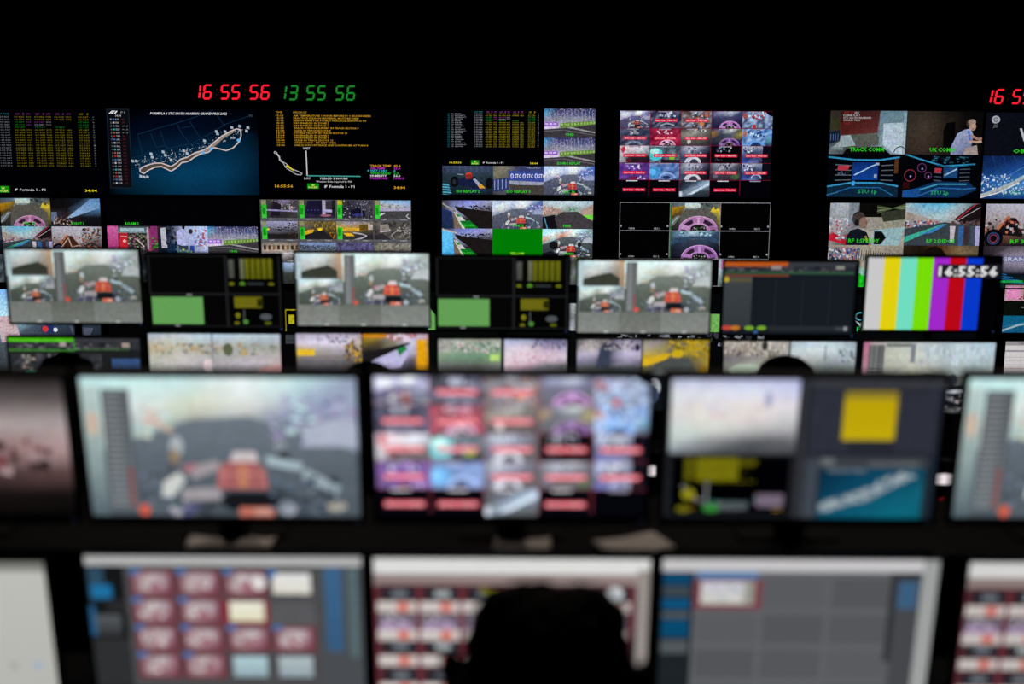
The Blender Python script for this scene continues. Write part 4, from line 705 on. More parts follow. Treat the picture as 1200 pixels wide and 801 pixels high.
def M_barrier(c):
    c.fill('0c0c0e'); a = c.sub(0, 0, 78, 45); a.grid(0, 0, 160, 90, [['504c54', 'a8a0a0', '484858', 'a8a0b8', '68647c'], ['807c80', 'b0a8a4', '404454', 'b8b0c0', '908c98'], ['b0a8bc', 'b8b0c4', '384050', 'c0b8d4', 'b8b0c8'], ['8c84a0', '78748c', '303a48', '9890a8', '847c94'], ['5c6060', '4c5050', '3c4448', '485050', '404448'], ['585e5c', '485450', '404848', '404a48', '383c40']]); a.poly([(60, 6), (84, 10), (80, 70), (48, 70)], '383e50'); a.bits(2, 2, 150, 24, 30, ['a898a0', '302c38', 'c0b8b8', '606070'], (5, 12)); a.disc(150, 20, 7, 9, '28243c')
    b = c.sub(80, 0, 80, 45); b.grid(0, 0, 160, 90, [['787060', '807c80', '605830', 'b89820', '988020'], ['a8a090', '989068', '807028', 'b89c24', 'a08828'], ['c0a028', 'b09830', '605c44', '68603c', 'a0882c'], ['786c30', '505450', '4c504c', '505048', '988028'], ['485048', '484e4a', '484e4a', '484c48', '585034']]); b.bits(60, 0, 100, 40, 30, ['b0901c', '605418', 'c8a828', '706c60'], (6, 14)); b.poly([(0, 50), (50, 36), (70, 34), (56, 52), (10, 66), (0, 66)], 'd0a820'); b.disc(84, 36, 14, 10, 'c8a818'); b.poly([(30, 60), (70, 44), (110, 46), (130, 76), (20, 80)], '484c4a'); b.disc(148, 76, 8, 10, '90701c')
    d = c.sub(80, 46, 80, 44); d.fill('101418'); d.disc(30, 30, 16, 24, 'a8b0b4'); d.disc(28, 50, 14, 24, '384860'); d.rect(60, 20, 90, 60, '282c30'); c.sub(0, 46, 78, 44).mos(0, 0, 160, 90, 8, 4, ['303034', '101014', '50545c'])
def M_kerb(c):
    c.fill('101012'); a = c.sub(0, 0, 79, 45); a.grid(0, 0, 160, 90, [['a09890', 'b0a8a0', 'a8a4a0', '989490'], ['988c84', '988c80', 'a09890', 'a8a8a4'], ['68646a', '807c7c', '908c88', 'a0a09c'], ['787874', 'a0a898', '9ca494', '989c94'], ['484a48', '787c74', '8c9488', '404240']]); a.bits(2, 2, 150, 36, 40, ['70685c', 'b8b0a8', '504c54', 'c8c4bc'], (5, 12), 1.6); a.poly([(12, 70), (40, 58), (100, 62), (60, 84), (20, 84)], 'a8b8a4'); a.disc(100, 12, 8, 12, '30302c')
    b = c.sub(81, 0, 79, 45); b.grid(0, 0, 160, 90, [['a0b0b8', 'b8ccd8', 'b8ccd4', '8898a4'], ['b8c8cc', 'c8d4d8', 'c0d0d4', 'a8b8c0'], ['a8b0ac', 'a8acac', '9ca4a8', 'a0a8ac'], ['78807c', '6c7470', '606868', '707874'], ['50584c', '48504c', '484c4c', '505850']]); b.rect(84, 10, 3, 40, '606c74'); b.bits(120, 20, 36, 30, 12, ['687480', 'a8b4bc'], (8, 14))
    c.sub(0, 46, 160, 44).mos(0, 0, 160, 90, 10, 4, ['101014', '303438', '484848'])
    c.rect(0, 44, 160, 1.2, '803028')
def M_tower(c):
    c.grid(0, 0, 160, 90, [['b88898', 'a8b0a8', 'b8c0bc', 'a8b4bc', 'b0c4cc', 'a8c0cc'], ['b8a8a8', 'b8bcac', 'c4c8bc', 'b8c4c8', 'b8c8d0', 'b0c4cc'], ['988c88', 'a0a498', 'b0b0a0', '909890', '8c9898', 'a0a8a4'], ['84847c', '88887c', '787c74', '606460', '606460', '787c78'], ['60605c', '74766c', '686c64', '505450', '484c4a', '505452'], ['484844', '5c5e58', '505450', '404442', '3c403e', '303432']])
    c.rect(0, 0, 8, 60, 'b06c88', 'a88c90'); tower(c, 7, 19, 4, 84, '50504c'); c.rect(28, 2, 36, 4, '70706c'); c.poly([(24, 56), (60, 36), (90, 40), (150, 44), (160, 60), (160, 90), (30, 90)], '585c58'); c.poly([(60, 30), (86, 36), (60, 44), (28, 54), (30, 44)], 'b8bcac'); c.rect(58, 2, 6, 24, '787c84'); c.bits(70, 6, 86, 22, 14, ['a8b8c0', 'c0d0d8', 'a0acb4'], (3, 8), 3); c.line([(130, 50), (146, 40)], 4, 'c0c8c4')
    c.poly([(96, 80), (108, 56), (124, 54), (130, 84)], '14181c'); c.disc(112, 48, 6, 8, '282c30'); c.line([(100, 64), (124, 62)], 4, 'b8bcc4'); c.bits(98, 66, 30, 20, 14, ['8c8c94', '1c1c20', 'c0b8b8'], (4, 8))
# ---- the near row
def N_onboard(c): onboard(c, 'a86464', 'c4e8e8', '5c666f', '98a4bc', '68727c', 'd0d4c0'); c.rect(0, 6, 10, 84, 'b8ccc8', '506068'); c.disc(5, 30, 3, 8, 'c8b09c'); tower(c, 11, 17, 8, 78, '4c5256'); c.disc(31, 86, 3.4, 4, 'cc5c48'); c.bits(34, 20, 10, 12, 4, ['d8a8a0', 'c8c8b8'], (4, 7))
def N_feeds(c): c.sub(0, 0, 160, 90).fill('06030a'); feedwall(c)
def N_quad(c):
    c.fill('1c1e22'); a = c.sub(2, 1, 74, 47); a.grid(0, 0, 160, 90, [['b8bcd8', 'b8bcdc', 'b8bce0', 'b0b4dc'], ['d8dce4', 'd8dce8', 'dce0f0', 'c8cce8'], ['d8d8d8', 'dcd8d8', 'e0d8d8', 'd8d4dc'], ['d8d8d4', 'dcd8d0', 'dcd4d4', 'c8c8cc'], ['c8d4d0', 'd0d4cc', 'b8b8b8', 'a8a8ac'], ['b8c4c4', '888a8c', '505256', '606266'], ['808890', '505458', '44464c', '44464a']]); a.disc(122, 24, 5, 10, '9ca0c4'); a.bits(10, 30, 130, 20, 14, ['d8c8c4', 'e0d8cc', 'd0ccd8'], (10, 24), .4)
    messages(c.sub(4, 50, 70, 38), '989010'); d = c.sub(4, 50, 70, 38); d.rect(18, 2, 10, 32, '68640c'); d.rect(32, 2, 58, 34, '7c780e'); d.rect(90, 4, 22, 8, '5c580c'); [d.rect(16, 5+i*5, 90, 1.3, '20200a') for i in range(6)]; d.disc(24, 58, 9, 9, '888418'); d.disc(56, 80, 12, 6, '348838'); d.rect(66, 70, 40, 12, '4c5458'); d.rect(118, 58, 36, 20, '706474'); d.disc(18, 82, 10, 5, '6c6810')
    c.rect(78, 0, 4, 90, '303238')
    e = c.sub(83, 0, 77, 50); e.fill('23252f'); e.rect(0, 0, 160, 10, '383a40')
    for i in range(4): e.rect(4+i*12, 14, 8, 70, '2f323d'); e.rect(108+i*12, 14, 8, 70, '2f323d')
    c.p.gr = 0; e.rect(41, 14, 64, 56, 'b89e08', 'c0a80c'); e.rect(41, 14, 64, 9, '8c7c28'); c.p.gr = 1
    c.rect(83, 50, 77, 8, '383c42'); c.rect(92, 51, 8, 4, '686c70'); c.rect(120, 53, 30, 3, '585c60'); c.rect(83, 52, 8, 38, '3c434c')
    m = c.sub(92, 57, 62, 33); m.grid(0, 0, 160, 90, [['06283c', '0a3a54', '0c4058', '0c4458'], ['08344c', '0c4864', '0c5068', '105c70'], ['0c4c64', '0c5870', '0c6478', '0c6070']]); [m.bits(4+i*9, 66-i*3.9-(i > 8)*6, 14, 10, 5, ['98a4aa', 'b0b4b8', '506c7c', '8c9ca4', '305c74'], (8, 18)) for i in range(15)]; m.line([(10, 72), (70, 56), (140, 12)], 4, '8c9aa0'); m.text(10, 4, 'GRAND PRIX', 6, '9ca0a4', 'l', 60)
    c.rect(155, 50, 5, 40, '1c2630')
def N_dark(c):
    c.grid(0, 0, 160, 90, [['0a0808', '0a0808', '0c0a0a', '0c0a0a', '0a0808'], ['484040', '504848', '584e4e', '5c5454', '5c5454'], ['806c6c', '8c7c7c', 'a09090', 'a89c9c', 'a89c9c'], ['6c5c5c', '504848', '604848', '907070', 'b09494'], ['1c1818', '282020', '382c2c', '503c3c', '5c4444'], ['0c0a0a', '100c0c', '181212', '181212', '141010'], ['060505', '080606', '080606', '080606', '060505']])
    c.bits(90, 40, 60, 22, 14, ['382828', '703c40', 'a89090', '201818'], (5, 12))
def thumbs(c, cols, rows, x0, y0, dx, dy, w, h, skip=()):
    for r in range(rows):
        for k in range(cols):
            if (r, k) in skip: continue
            x, y = x0+k*dx, y0+r*dy
            c.rect(x-2.4, y-2, w+5, h+4, '70323c'); c.rect(x-2.4, y-2.4, 6, 3.6, '3470b0')
            t = c.sub(x, y, w, h); t.grid(0, 0, 160, 90, [['786068', 'a89498', 'a89ca0', '906878'], ['a07c84', 'c8bcbc', 'c0b4b8', '8c6070'], ['785058', 'a07c80', '906c78', '70404c']]); t.disc(96, 62, 36, 20, '98606c')
            t.bits(10, 10, 130, 60, 8, ['d0c8c8', '946068', '7c7074', 'b8a8b0'], (16, 36))
@page(0.5)
def P_thumbs(c):
    c.fill('404244'); c.rect(0, 0, 160, 7, 'a8a8a8', 'b8b8b8'); c.rect(0, 7, 22, 90, '141618'); c.rect(1, 8, 9, 22, '2c485c'); c.rect(2, 20, 12, 9, '1c6c9c'); c.rect(2, 40, 16, 14, '54585c', '303234'); c.rect(0, 34, 3, 20, '2c5c84'); c.rect(10, 30, 12, 8, '28282a'); c.rect(0, 56, 22, 34, '2c2e30')
    c.rect(22, 8, 114, 82, '4a4a4c')
    thumbs(c, 4, 4, 28, 12, 27, 18.6, 20, 13.5, {(0, 3), (1, 3), (1, 2), (3, 2), (3, 3)})
    c.rect(108, 12, 22, 13.5, 'e0e0e0', 'd8d4c8'); c.rect(105, 10, 5, 4, '3470b0'); c.rect(78, 30, 27, 16, '843038'); c.rect(82, 31, 20, 13, 'e8e8d8', 'dcd8b8'); c.disc(100, 18, 4, 5, 'e0d8d8')
    c.rect(82, 68, 20, 14, 'b0ccd4', '90a8b0'); c.rect(109, 68, 20, 14, 'b0bcc0', '90a0a8')
    c.rect(136, 8, 24, 82, '484c50'); c.rect(138, 8, 10, 56, '3a6288', '34587a'); c.rect(152, 8, 5, 60, '54686c'); c.rect(106, 31, 26, 16, '565658')
@page(0.3)
def P_frames(c):
    c.fill('302c34'); c.rect(0, 0, 160, 11, 'd8d8d6', 'dcdcda'); c.rect(0, 11, 160, 8, '8c7c7a', '94827f'); c.rect(153, 8, 7, 82, '948c88'); 
    c.rect(2, 18, 150, 72, '4c262c')
    for k in range(6):
        x = 5+k*25
        for y in (20.5, 56, 76): c.rect(x, y, 19, 8, '22262e'); c.rect(x+5, y+1.5, 9, 4.5, '6c727a' if (k+int(y)) % 3 else 'a0a6a8')
        c.rect(x-3, 38, 23, 11, '68606c', '746474'); c.disc(x+7, 49, 10, 8, 'a890b0', 14, 0, 180); c.bits(x, 39, 16, 6, 3, ['b8bcc0', '484450'], (3, 6))
        for y in (29.5, 48.5, 66, 85): c.rect(x-4, y, 25, 7.4, 'd0c8c4', 'c4bcb8'); c.rect(x+8, y+.6, 7, 6, 'd07468')
    c.rect(62, 20, 10, 4, '8c8c20'); c.disc(140, 24, 5, 5, 'c8ccd0')
    for k in range(7): c.rect(k*25-.6, 19, 2.0, 71, '74303a')
@page(0.12)
def P_grey(c):
    c.fill('56585c'); c.rect(0, 0, 160, 9.5, 'c8c6c8', 'c0bec0'); c.rect(151, 0, 9, 90, '9c9e9e'); c.rect(0, 9, 19, 81, '1c2226')
    for y, h, col in ((10, 8, '0c4468'), (19, 6, '404850'), (27, 7, '0c5078'), (36, 4, '505860'), (41, 12, '08486c'), (55, 9, '50565a')): c.rect(1, y, 16, h, col)
    c.rect(19, 9, 116, 81, '5e6064')
    for i in range(3):
        for j in range(5): c.rect(21+i*39, 13+j*24, 36, 20, ['545659', '585a5e', '525457'][(i+j) % 3])
    c.rect(20, 9, 36, 4.5, '4878a8'); c.rect(19, 14, 40, 20, '74424a'); c.rect(23, 15.5, 31, 15, 'c8c4d0', 'c8c8bc'); c.rect(48, 16, 6, 14, '94948c'); c.bits(26, 18, 20, 10, 6, ['d8d0d8', 'a8b8c0', 'c8c0d0'], (3, 7))
    c.rect(133, 9, 4, 60, '303236'); c.rect(137, 9, 14, 81, '45474b'); c.rect(138, 15, 11, 18, '3a5c7c'); c.rect(137, 9, 14, 5, '303236')
@page(0.08)
def P_white(c):
    c.fill('bcbcb6', 'b4b4ae'); c.rect(0, 0, 160, 7, '7c7c78'); c.text(20, 20, 'RUNNING ORDER', 3, 'a8a8a4', 'l', 50)
    for i in range(8): c.rect(14, 30+i*7, 100, 1, 'aeaeaa')
    c.rect(146, 68, 6, 5, 'a0b0c0'); c.rect(132, 68, 5, 6, 'a8a8a2')

# ------------------------------------------------------------------ screens and their housings
def rounded_frame(bm, W, H, b, bb, y0, y1):
    """bezel frame round an opening W x H that starts at z=0 and goes down"""
    o = [(-W/2-b, b), (W/2+b, b), (W/2+b, -H-bb), (-W/2-b, -H-bb)]; i_ = [(-W/2, 0), (W/2, 0), (W/2, -H), (-W/2, -H)]
    f = [[bm.verts.new((x, y, z)) for x, z in ring] for y in (y0, y1) for ring in (o, i_)]
    of, inf, ob, inb = f
    for k in range(4):
        j = (k+1) % 4
        bm.faces.new((of[k], of[j], inf[j], inf[k])); bm.faces.new((ob[k], ob[j], of[j], of[k])); bm.faces.new((inf[k], inf[j], inb[j], inb[k]))
def display(kind, px, py, Y, W, tilt, draw, lab, group, cat, b=.011, bb=.016, depth=.035, gain=1., wash=0., mount='wall', base_z=None, stem_y=0.0):
    p = at(px, py, Y); H = W*9/16
    if mount == 'wall': base = Vector((p.x, WALLY, p.z-H/2))
    elif mount == 'stand': base = Vector((p.x, p.y+.10, base_z))
    else: base = Vector((p.x, p.y+.09, p.z-H/2))
    t = empty(kind, base, lab, cat, group)
    loc = p-base; rot = (tilt, 0, 0)
    pic = Pic(gain, wash); pic.bs, pic.bn, pic.gm = (.7, 1.8, .85) if mount == 'wall' else (.55, 2.6, .34) if mount == 'pole' else (.6, 2.2, .22); cv = Cv(pic); cv.fill('020204'); draw(cv)
    me = pic.mesh(W, 'screen'); sc_ = link('screen', me, M['screen'], t, loc+Matrix.Rotation(tilt, 3, 'X') @ Vector((0, .004, 0)), rot)
    bm = bmesh.new(); rounded_frame(bm, W, H, b, bb, -.002, .01); bz = mk('bezel', bm, M['plastic'], t, loc, rot)
    bm = bmesh.new(); box(bm, -W/2-b, W/2+b, .0102, .0102+depth*.5, -H-bb, b, .003); box(bm, -W*.36, W*.36, .01+depth*.45, .01+depth, -H*.85, -H*.2, .008)
    mk('housing', bm, M['plastic'], t, loc, rot)
    back = loc+Matrix.Rotation(tilt, 3, 'X') @ Vector((0, .01+depth-.002, -H*.5))
    if mount == 'wall':
        bm = bmesh.new(); box(bm, -.18, .18, back.y, 0, back.z-.12, back.z+.12, .004); mk('wall_bracket', bm, M['metal'], t)
    elif mount == 'stand':
        bm = bmesh.new(); box(bm, -.03, .03, .0, .022, .008, back.z+.05, .004); box(bm, -.045, .045, back.y-.004, .004, back.z-.04, back.z+.04, .003); mk('neck', bm, M['plastic'], t)
        bm = bmesh.new(); box(bm, -.10, .10, -.0, .14, 0, .008, .003); mk('stand_foot', bm, M['plastic'], t)
    else:
        bm = bmesh.new(); box(bm, -.05, .05, back.y-.006, .002, back.z-.05, back.z+.05, .003); mk('mounting_plate', bm, M['metal'], t)
    if cat == 'monitor':
        bm = bmesh.new(); tube(bm, [(0, -.0034, 0), (0, -.0015, 0)], .0032, 14)
        o = mk('power_light', bm, M['blue' if mount == 'pole' else 'bluedim'], bz, Vector((W/2-.006, 0, -H-bb*.5))); o['label'] = 'small blue power light'
    return t

# room geometry
WALLY = 11.50; TA, TB, TC = .83, .60, .0
def build_room():
    def st(name, bm, m):
        o = mk(name, bm, m); o['kind'] = 'structure'; return o
    bm = bmesh.new(); prof = [(-2.2, -.2), (-2.2, 1.2), (1.0, 1.2), (1.0, TA), (3.35, TA), (3.35, TB), (6.6, TB), (6.6, TC), (11.6, TC), (11.6, -.2)]
    for s in (-7, 7): [bm.verts.new((s, y, z)) for y, z in prof]
    bm.verts.ensure_lookup_table(); n = len(prof)
    bm.faces.new(bm.verts[:n]); bm.faces.new(bm.verts[n:])
    for k in range(n): bm.faces.new((bm.verts[k], bm.verts[(k+1) % n], bm.verts[n+(k+1) % n], bm.verts[n+k]))
    st('floor', bm, M['floor'])
    for nm, a in (('wall_back', (-7, 7, WALLY, 11.6, 0, 4.2)), ('wall_left', (-7.1, -7, -2.2, 11.6, -.2, 4.2)), ('wall_right', (7, 7.1, -2.2, 11.6, -.2, 4.2)), ('wall_front', (-7, 7, -2.3, -2.2, -.2, 4.2)), ('ceiling', (-7.1, 7.1, -2.3, 11.6, 4.2, 4.3))):
        bm = bmesh.new(); box(bm, *a); st(nm, bm, M['wall'])
build_room()

# ------------------------------------------------------------------ the wall of big displays
WW = 1.21; YW = 11.36
WALL = [
 (29, 127, W_timing_left, 'black wall display in top row with amber timing columns, cut by left picture edge', 1, 0),
 (212.5, 127, W_map, 'wall display in top row showing blue sea map with white track outline', 1, 0),
 (393, 127, W_msgs, 'black wall display in top row with amber message lines and small weather graph', 1, 0),
 (608, 127, W_replay, 'wall display in top row with timing table above red racing car replay', 1, 0),
 (816.5, 130, feedwall, 'wall display in top row split into 25 onboard feeds with red sync labels', .95, 0),
 (1063.5, 130, W_studio, 'wall display in top row with green captions TRACK COMM and UK COMM', .9, 0),
 (1246, 132, W_right_top, 'wall display under right red clock, showing large white letter W', .9, 0),
 (28, 232, W_cockpits, 'wall display with pink halo onboard above pit lane picture, below amber timing display', .9, 0),
 (212, 232, W_roam, 'wall display captioned ROAM 2, black above pink garage picture', 1, 0),
 (393, 234, W_cctv, 'wall display split into small trackside pictures with green side tabs', 1, 0),
 (606.5, 235, W_colours, 'wall display with plain green YELLOW tile amid trackside pictures', 1, 0),
 (815, 237, W_frames, 'wall display of empty black white-lined frames around two pink halo onboards', 1, 0),
 (1062, 238, W_rovers, 'wall display with green captions RF 1 and RF 2 over pit lane pictures', .9, 0),
 (1245, 239, W_right_mid, 'wall display captioned RF 3 with mechanic beside dark tyre, at right picture edge', .9, 0),
 (28, 339, W_low(0), 'wall display with blue sky picture, mostly hidden behind leftmost second-row monitor', 1, 0),
 (212, 339, W_low(1), 'nearly black wall display hidden behind second monitor column from left', 1, 0),
 (392, 341, W_low(2), 'black wall display with yellow corner lines, under the green-tabbed trackside display', 1, 0),
 (589, 342, W_low(3), 'wall display with pale green slanted patch, behind middle second-row monitors', 1, 0),
 (812, 344, W_low(4), 'dark wall display with bright green upright tile, peeking between second-row monitors', 1, 0),
 (1060, 345, W_low(5), 'dark wall display with small cyan helmet figure, peeking beside colour bar monitor', 1, 0)]
for x, y, f, lab, g, w in WALL:
    display('wall_display', x, y, YW, WW, 0, f, lab, 'displays hung on the back wall', 'display', b=.012, bb=.014, depth=.06, gain=g, wash=w)
for y, f, lab in ((334, W_small, 'small wall display with red and pink garage tile above blue map strip'), (400, W_sheet, 'small wall display showing white ruled sheet, low at right picture edge')):
    display('wall_display', 1229, y, YW, .70, 0, f, lab, 'displays hung on the back wall', 'display', b=.012, bb=.014, depth=.06)

# ------------------------------------------------------------------ red and green LED clocks
SEG = {'0': 'abcdef', '1': 'bc', '3': 'abgcd', '5': 'afgcd', '6': 'afgedc'}
def seg_digit(bm, ch, x, w, h, t):
    sl = .16
    def q(ax, az, bx, bz):
        a, b = Vector((ax, 0, az)), Vector((bx, 0, bz)); d = (b-a).normalized(); n = Vector((-d.z, 0, d.x))*t/2; e = d*t*.5
        pts = [a+e*.35, a+e+n, b-e+n, b-e*.35, b-e-n, a+e-n]
        f = [bm.verts.new((x+p.x+p.z*sl, -.001, p.z)) for p in pts]; g = [bm.verts.new((x+p.x+p.z*sl, .002, p.z)) for p in pts]
        bm.faces.new(f); bm.faces.new(g[::-1])
        for k in range(6): bm.faces.new((f[k], g[k], g[(k+1) % 6], f[(k+1) % 6]))
    P = {'a': (0, h, w, h), 'b': (w, h, w, h/2), 'c': (w, h/2, w, 0), 'd': (0, 0, w, 0), 'e': (0, h/2, 0, 0), 'f': (0, h, 0, h/2), 'g': (0, h/2, w, h/2)}
    for s in SEG[ch]: q(*P[s])
def led_clock(px, py, txt, m, lab, colon):
    p = at(px, py, 11.42); k = 11.45/FPX
    t = empty('digital_clock', (p.x, WALLY, p.z), lab, 'clock', 'digital clocks above the displays')
    h = 15.2*k; w = 8.2*k; n = Vector((0, 11.42-WALLY, 0))
    bm = bmesh.new(); box(bm, -4*k, 90*k, .004, .075, -h/2-5*k, h/2+5*k, .004); mk('housing', bm, M['plastic'], t, n)
    for ch, x in zip(txt, (-4.5, 8.5, 28.5, 41, 62, 75)):
        bm = bmesh.new(); seg_digit(bm, ch, 0, w, h, 2.1*k); mk('digit', bm, m, t, n+Vector((x*k-.006, 0, -h/2)))
    if colon:
        for x in (22.5, 55):
            for z in (.3, .7):
                bm = bmesh.new(); tube(bm, [((x+z*2)*k, -.001, (z-.5)*h), ((x+z*2)*k, .002, (z-.5)*h)], .8*k, 10)
                o = mk('colon_dot', bm, M['redoff'], t, n); o['label'] = 'dim red colon dot'
led_clock(230, 107.5, '165556', M['red'], 'red digital clock reading 16:55:56 above left wall displays', True)
led_clock(330.5, 108.5, '135556', M['green'], 'green digital clock reading 13 55 56 beside the red one', False)
led_clock(1158, 113, '165556', M['red'], 'red digital clock cut off by right picture edge, above letter W display', True)

# ------------------------------------------------------------------ second row: monitors on poles over the middle desk
MWD = .503; YM = 5.32; GU, GL = 'upper monitors of the middle desk', 'lower monitors of the middle desk'
UP = [(83, 293, M_composite, 'desk monitor with onboard pictures above grey band, left end of middle desk', .95),
      (250, 299, M_quad, 'desk monitor mostly black with pale green tile, second from left on middle desk', .9),
      (424, 297, M_composite, 'desk monitor with onboard pictures above grey band, between the two green-tile monitors', 1.1),
      (589, 301.5, M_quad, 'desk monitor mostly black with pale green tile, fourth from left on middle desk', .9),
      (756, 305.5, M_composite, 'desk monitor with onboard pictures above grey band, beside orange-topped slate monitor', 1.1),
      (928, 307, M_slate, 'desk monitor with dark slate page under an orange top strip', 1),
      (1096, 302, M_bars, 'desk monitor showing colour bars with white clock 16:55:56', 1)]
for x, y, f, lab, g in UP:
    display('monitor', x, y, YM, MWD, R(4), f, lab, GU, 'monitor', b=.007, bb=.009, gain=g, mount='pole')
LO = [(86, 396, M_interface, 'desk monitor with dark page under bright green strip, behind left black-haired person', 1),
      (250.5, 391, M_straight, 'desk monitor with pale track straight and green verge, on middle desk', 1),
      (424, 391, M_corner, 'desk monitor with yellow barrier and violet kerb pictures, on middle desk', 1.1),
      (589, 396, M_pair, 'desk monitor with greenish and pinkish track pictures side by side', 1),
      (754, 398, M_barrier, 'desk monitor with yellow lined bend picture on its right half', 1),
      (926.5, 400, M_kerb, 'desk monitor with pale track pictures behind the right dark head', 1),
      (1090, 401, M_tower, 'desk monitor with pale track and grey timing tower under colour bars', 1)]
for x, y, f, lab, g in LO:
    display('monitor', x, y, YM-.02, MWD, R(4), f, lab, GL, 'monitor', b=.006, bb=.012, gain=g, mount='pole')
DM = TB+.72; DN = TA+.72
where = ['at left end of middle desk', 'behind the left green-tile monitor', 'behind violet kerb monitor', 'behind the right green-tile monitor', 'behind yellow bend monitor', 'behind orange-topped slate monitor', 'behind colour bar monitor']
for (x, y, *_), wt in zip(UP, where):
    p = at(x, y, YM+.09)
    t = empty('monitor_pole', (p.x, YM+.125, DM), 'black steel monitor pole '+wt, 'monitor stand', 'poles on the middle desk')
    bm = bmesh.new(); tube(bm, [(0, 0, .008), (0, 0, p.z-DM-.06)], .018, 16); mk('pole', bm, M['metal'], t, smooth=False)
    bm = bmesh.new(); box(bm, -.09, .09, -.07, .07, 0, .012, .004); mk('base_plate', bm, M['metal'], t)

def desk(name, x0, x1, y0, y1, ztop, zfloor, lab, legs):
    t = empty(name, ((x0+x1)/2, (y0+y1)/2, zfloor), lab, 'desk')
    w, d, h = (x1-x0)/2, (y1-y0)/2, ztop-zfloor
    bm = bmesh.new(); box(bm, -w, w, -d, d, h-.035, h, .006); mk('desktop', bm, M['laminate'], t)
    bm = bmesh.new(); box(bm, -w+.04, w-.04, d-.05, d-.03, .12, h-.036); mk('back_panel', bm, M['laminate'], t)
    for x in legs:
        bm = bmesh.new(); box(bm, x-.02, x+.02, -d+.06, d-.052, h-.09, h-.036); box(bm, x-.03, x+.03, -d+.02, d-.052, 0, .03, .004); box(bm, x-.02, x+.02, -.06, .06, .028, h-.06); mk('leg', bm, M['metal'], t)
    return t
desk('control_desk', -2.15, 2.15, 4.52, 5.55, DM, TB, 'long black control desk carrying the middle rows of monitors', (-2.11, -.93, .22, 1.3, 2.11))
desk('control_desk', -1.75, 1.75, 2.02, 2.98, DN, TA, 'long black control desk nearest the viewer, under the large blurred monitors', (-1.71, -.55, .55, 1.71))

# ------------------------------------------------------------------ near row
NW = .516; YN = 2.575
zs = at(600, 650, 2.5).z-.035   # shelf the upper monitors stand on
t = empty('monitor_shelf', (0, 2.80, DN), 'long black shelf over near desk, holding upper monitors and papers', 'shelf')
bm = bmesh.new(); box(bm, -1.7, 1.7, -.2, .16, zs-DN-.022, zs-DN, .003); mk('shelf_board', bm, M['laminate'], t)
for x in (-1.66, -.83, -.28, .28, .83, 1.66):
    bm = bmesh.new(); box(bm, x-.012, x+.012, -.1, .15, 0, zs-DN-.022); mk('support', bm, M['metal'], t)
NU = [(-91, 441, N_dark, 'large blurred monitor with dim pinkish sky picture, cut by left picture edge', 1),
      (254, 442, N_onboard, 'large blurred monitor showing whole onboard view with timing tower, above thumbnail monitor', 1),
      (600, 442, N_feeds, 'large blurred monitor full of red-labelled onboard feeds, near row centre', 1.55),
      (947, 444, N_quad, 'large blurred monitor with white picture, yellow block and teal map quarters', 1),
      (1299, 444, N_onboard, 'large blurred onboard monitor with pale cyan edge, cut by right picture edge', 1)]
for i, (x, y, f, lab, g) in enumerate(NU):
    display('monitor', x, y, YN, NW, R(8.5), f, lab, 'upper monitors of the near desk', 'monitor', b=.008, bb=.014, gain=g, wash=.13 if i == 2 else .0, mount='stand', base_z=zs)
NL = [(-112, 657, P_white, 'large blurred monitor showing pale grey page, bottom left corner', 1.0),
      (260, 651, P_thumbs, 'large blurred monitor with red-framed thumbnails under light grey bar', 1),
      (600, 654, P_frames, 'large blurred monitor with bright white bar, half hidden behind nearest head', 1),
      (940, 655, P_grey, 'large blurred monitor with plain grey panels and one pale thumbnail', 1),
      (1300, 659, P_frames, 'large blurred monitor with red-lined rows, cut by lower right picture corner', .9)]
for x, y, f, lab, g in NL:
    display('monitor', x, y, 2.51, NW+.002, R(8.5), f, lab, 'lower monitors of the near desk', 'monitor', b=.006, bb=.016, gain=g, mount='stand', base_z=DN)

# papers on the shelf
def sheet(px, py, rot, w, d, lab, n=1, curl=.004):
    p = at(px, py, 2.66); s = (CAM.z-zs)/(CAM.z-p.z); q = CAM+(p-CAM)*s
    bm = bmesh.new(); nx = 8
    top = [[bm.verts.new(((i/nx-.5)*w, (j/nx-.5)*d, .0035*n+curl*((i/nx-.5)**2*4)*(.5+.5*j/nx))) for j in range(nx+1)] for i in range(nx+1)]
    bot = [[bm.verts.new(((i/nx-.5)*w, (j/nx-.5)*d, curl*((i/nx-.5)**2*4)*(.5+.5*j/nx)*(1 if n < 2 else 0))) for j in range(nx+1)] for i in range(nx+1)]
    for i in range(nx):
        for j in range(nx):
            bm.faces.new((top[i][j], top[i+1][j], top[i+1][j+1], top[i][j+1])); bm.faces.new((bot[i][j], bot[i][j+1], bot[i+1][j+1], bot[i+1][j]))
    for k in range(nx):
        for a, b in (((k, 0), (k+1, 0)), ((k, nx), (k+1, nx)), ((0, k), (0, k+1)), ((nx, k), (nx, k+1))):
            bm.faces.new((top[a[0]][a[1]], top[b[0]][b[1]], bot[b[0]][b[1]], bot[a[0]][a[1]]))
    o = mk('paper', bm, M['paper'], None, (q.x, q.y, zs+.0005), (0, 0, rot), True)
    tag(o, lab, 'paper', 'papers on the shelf')
sheet(255, 637, R(3), .115, .10, 'greyish paper on shelf above thumbnail monitor, left and larger of two')
sheet(303, 640, R(-4), .050, .075, 'small grey paper beside a larger one, above thumbnail monitor')
sheet(612, 640, R(-2), .110, .08, 'grey paper on shelf above bright white bar of centre monitor')
sheet(742, 640, R(24), .135, .09, 'pale slanted sheet on shelf, just right of centre')

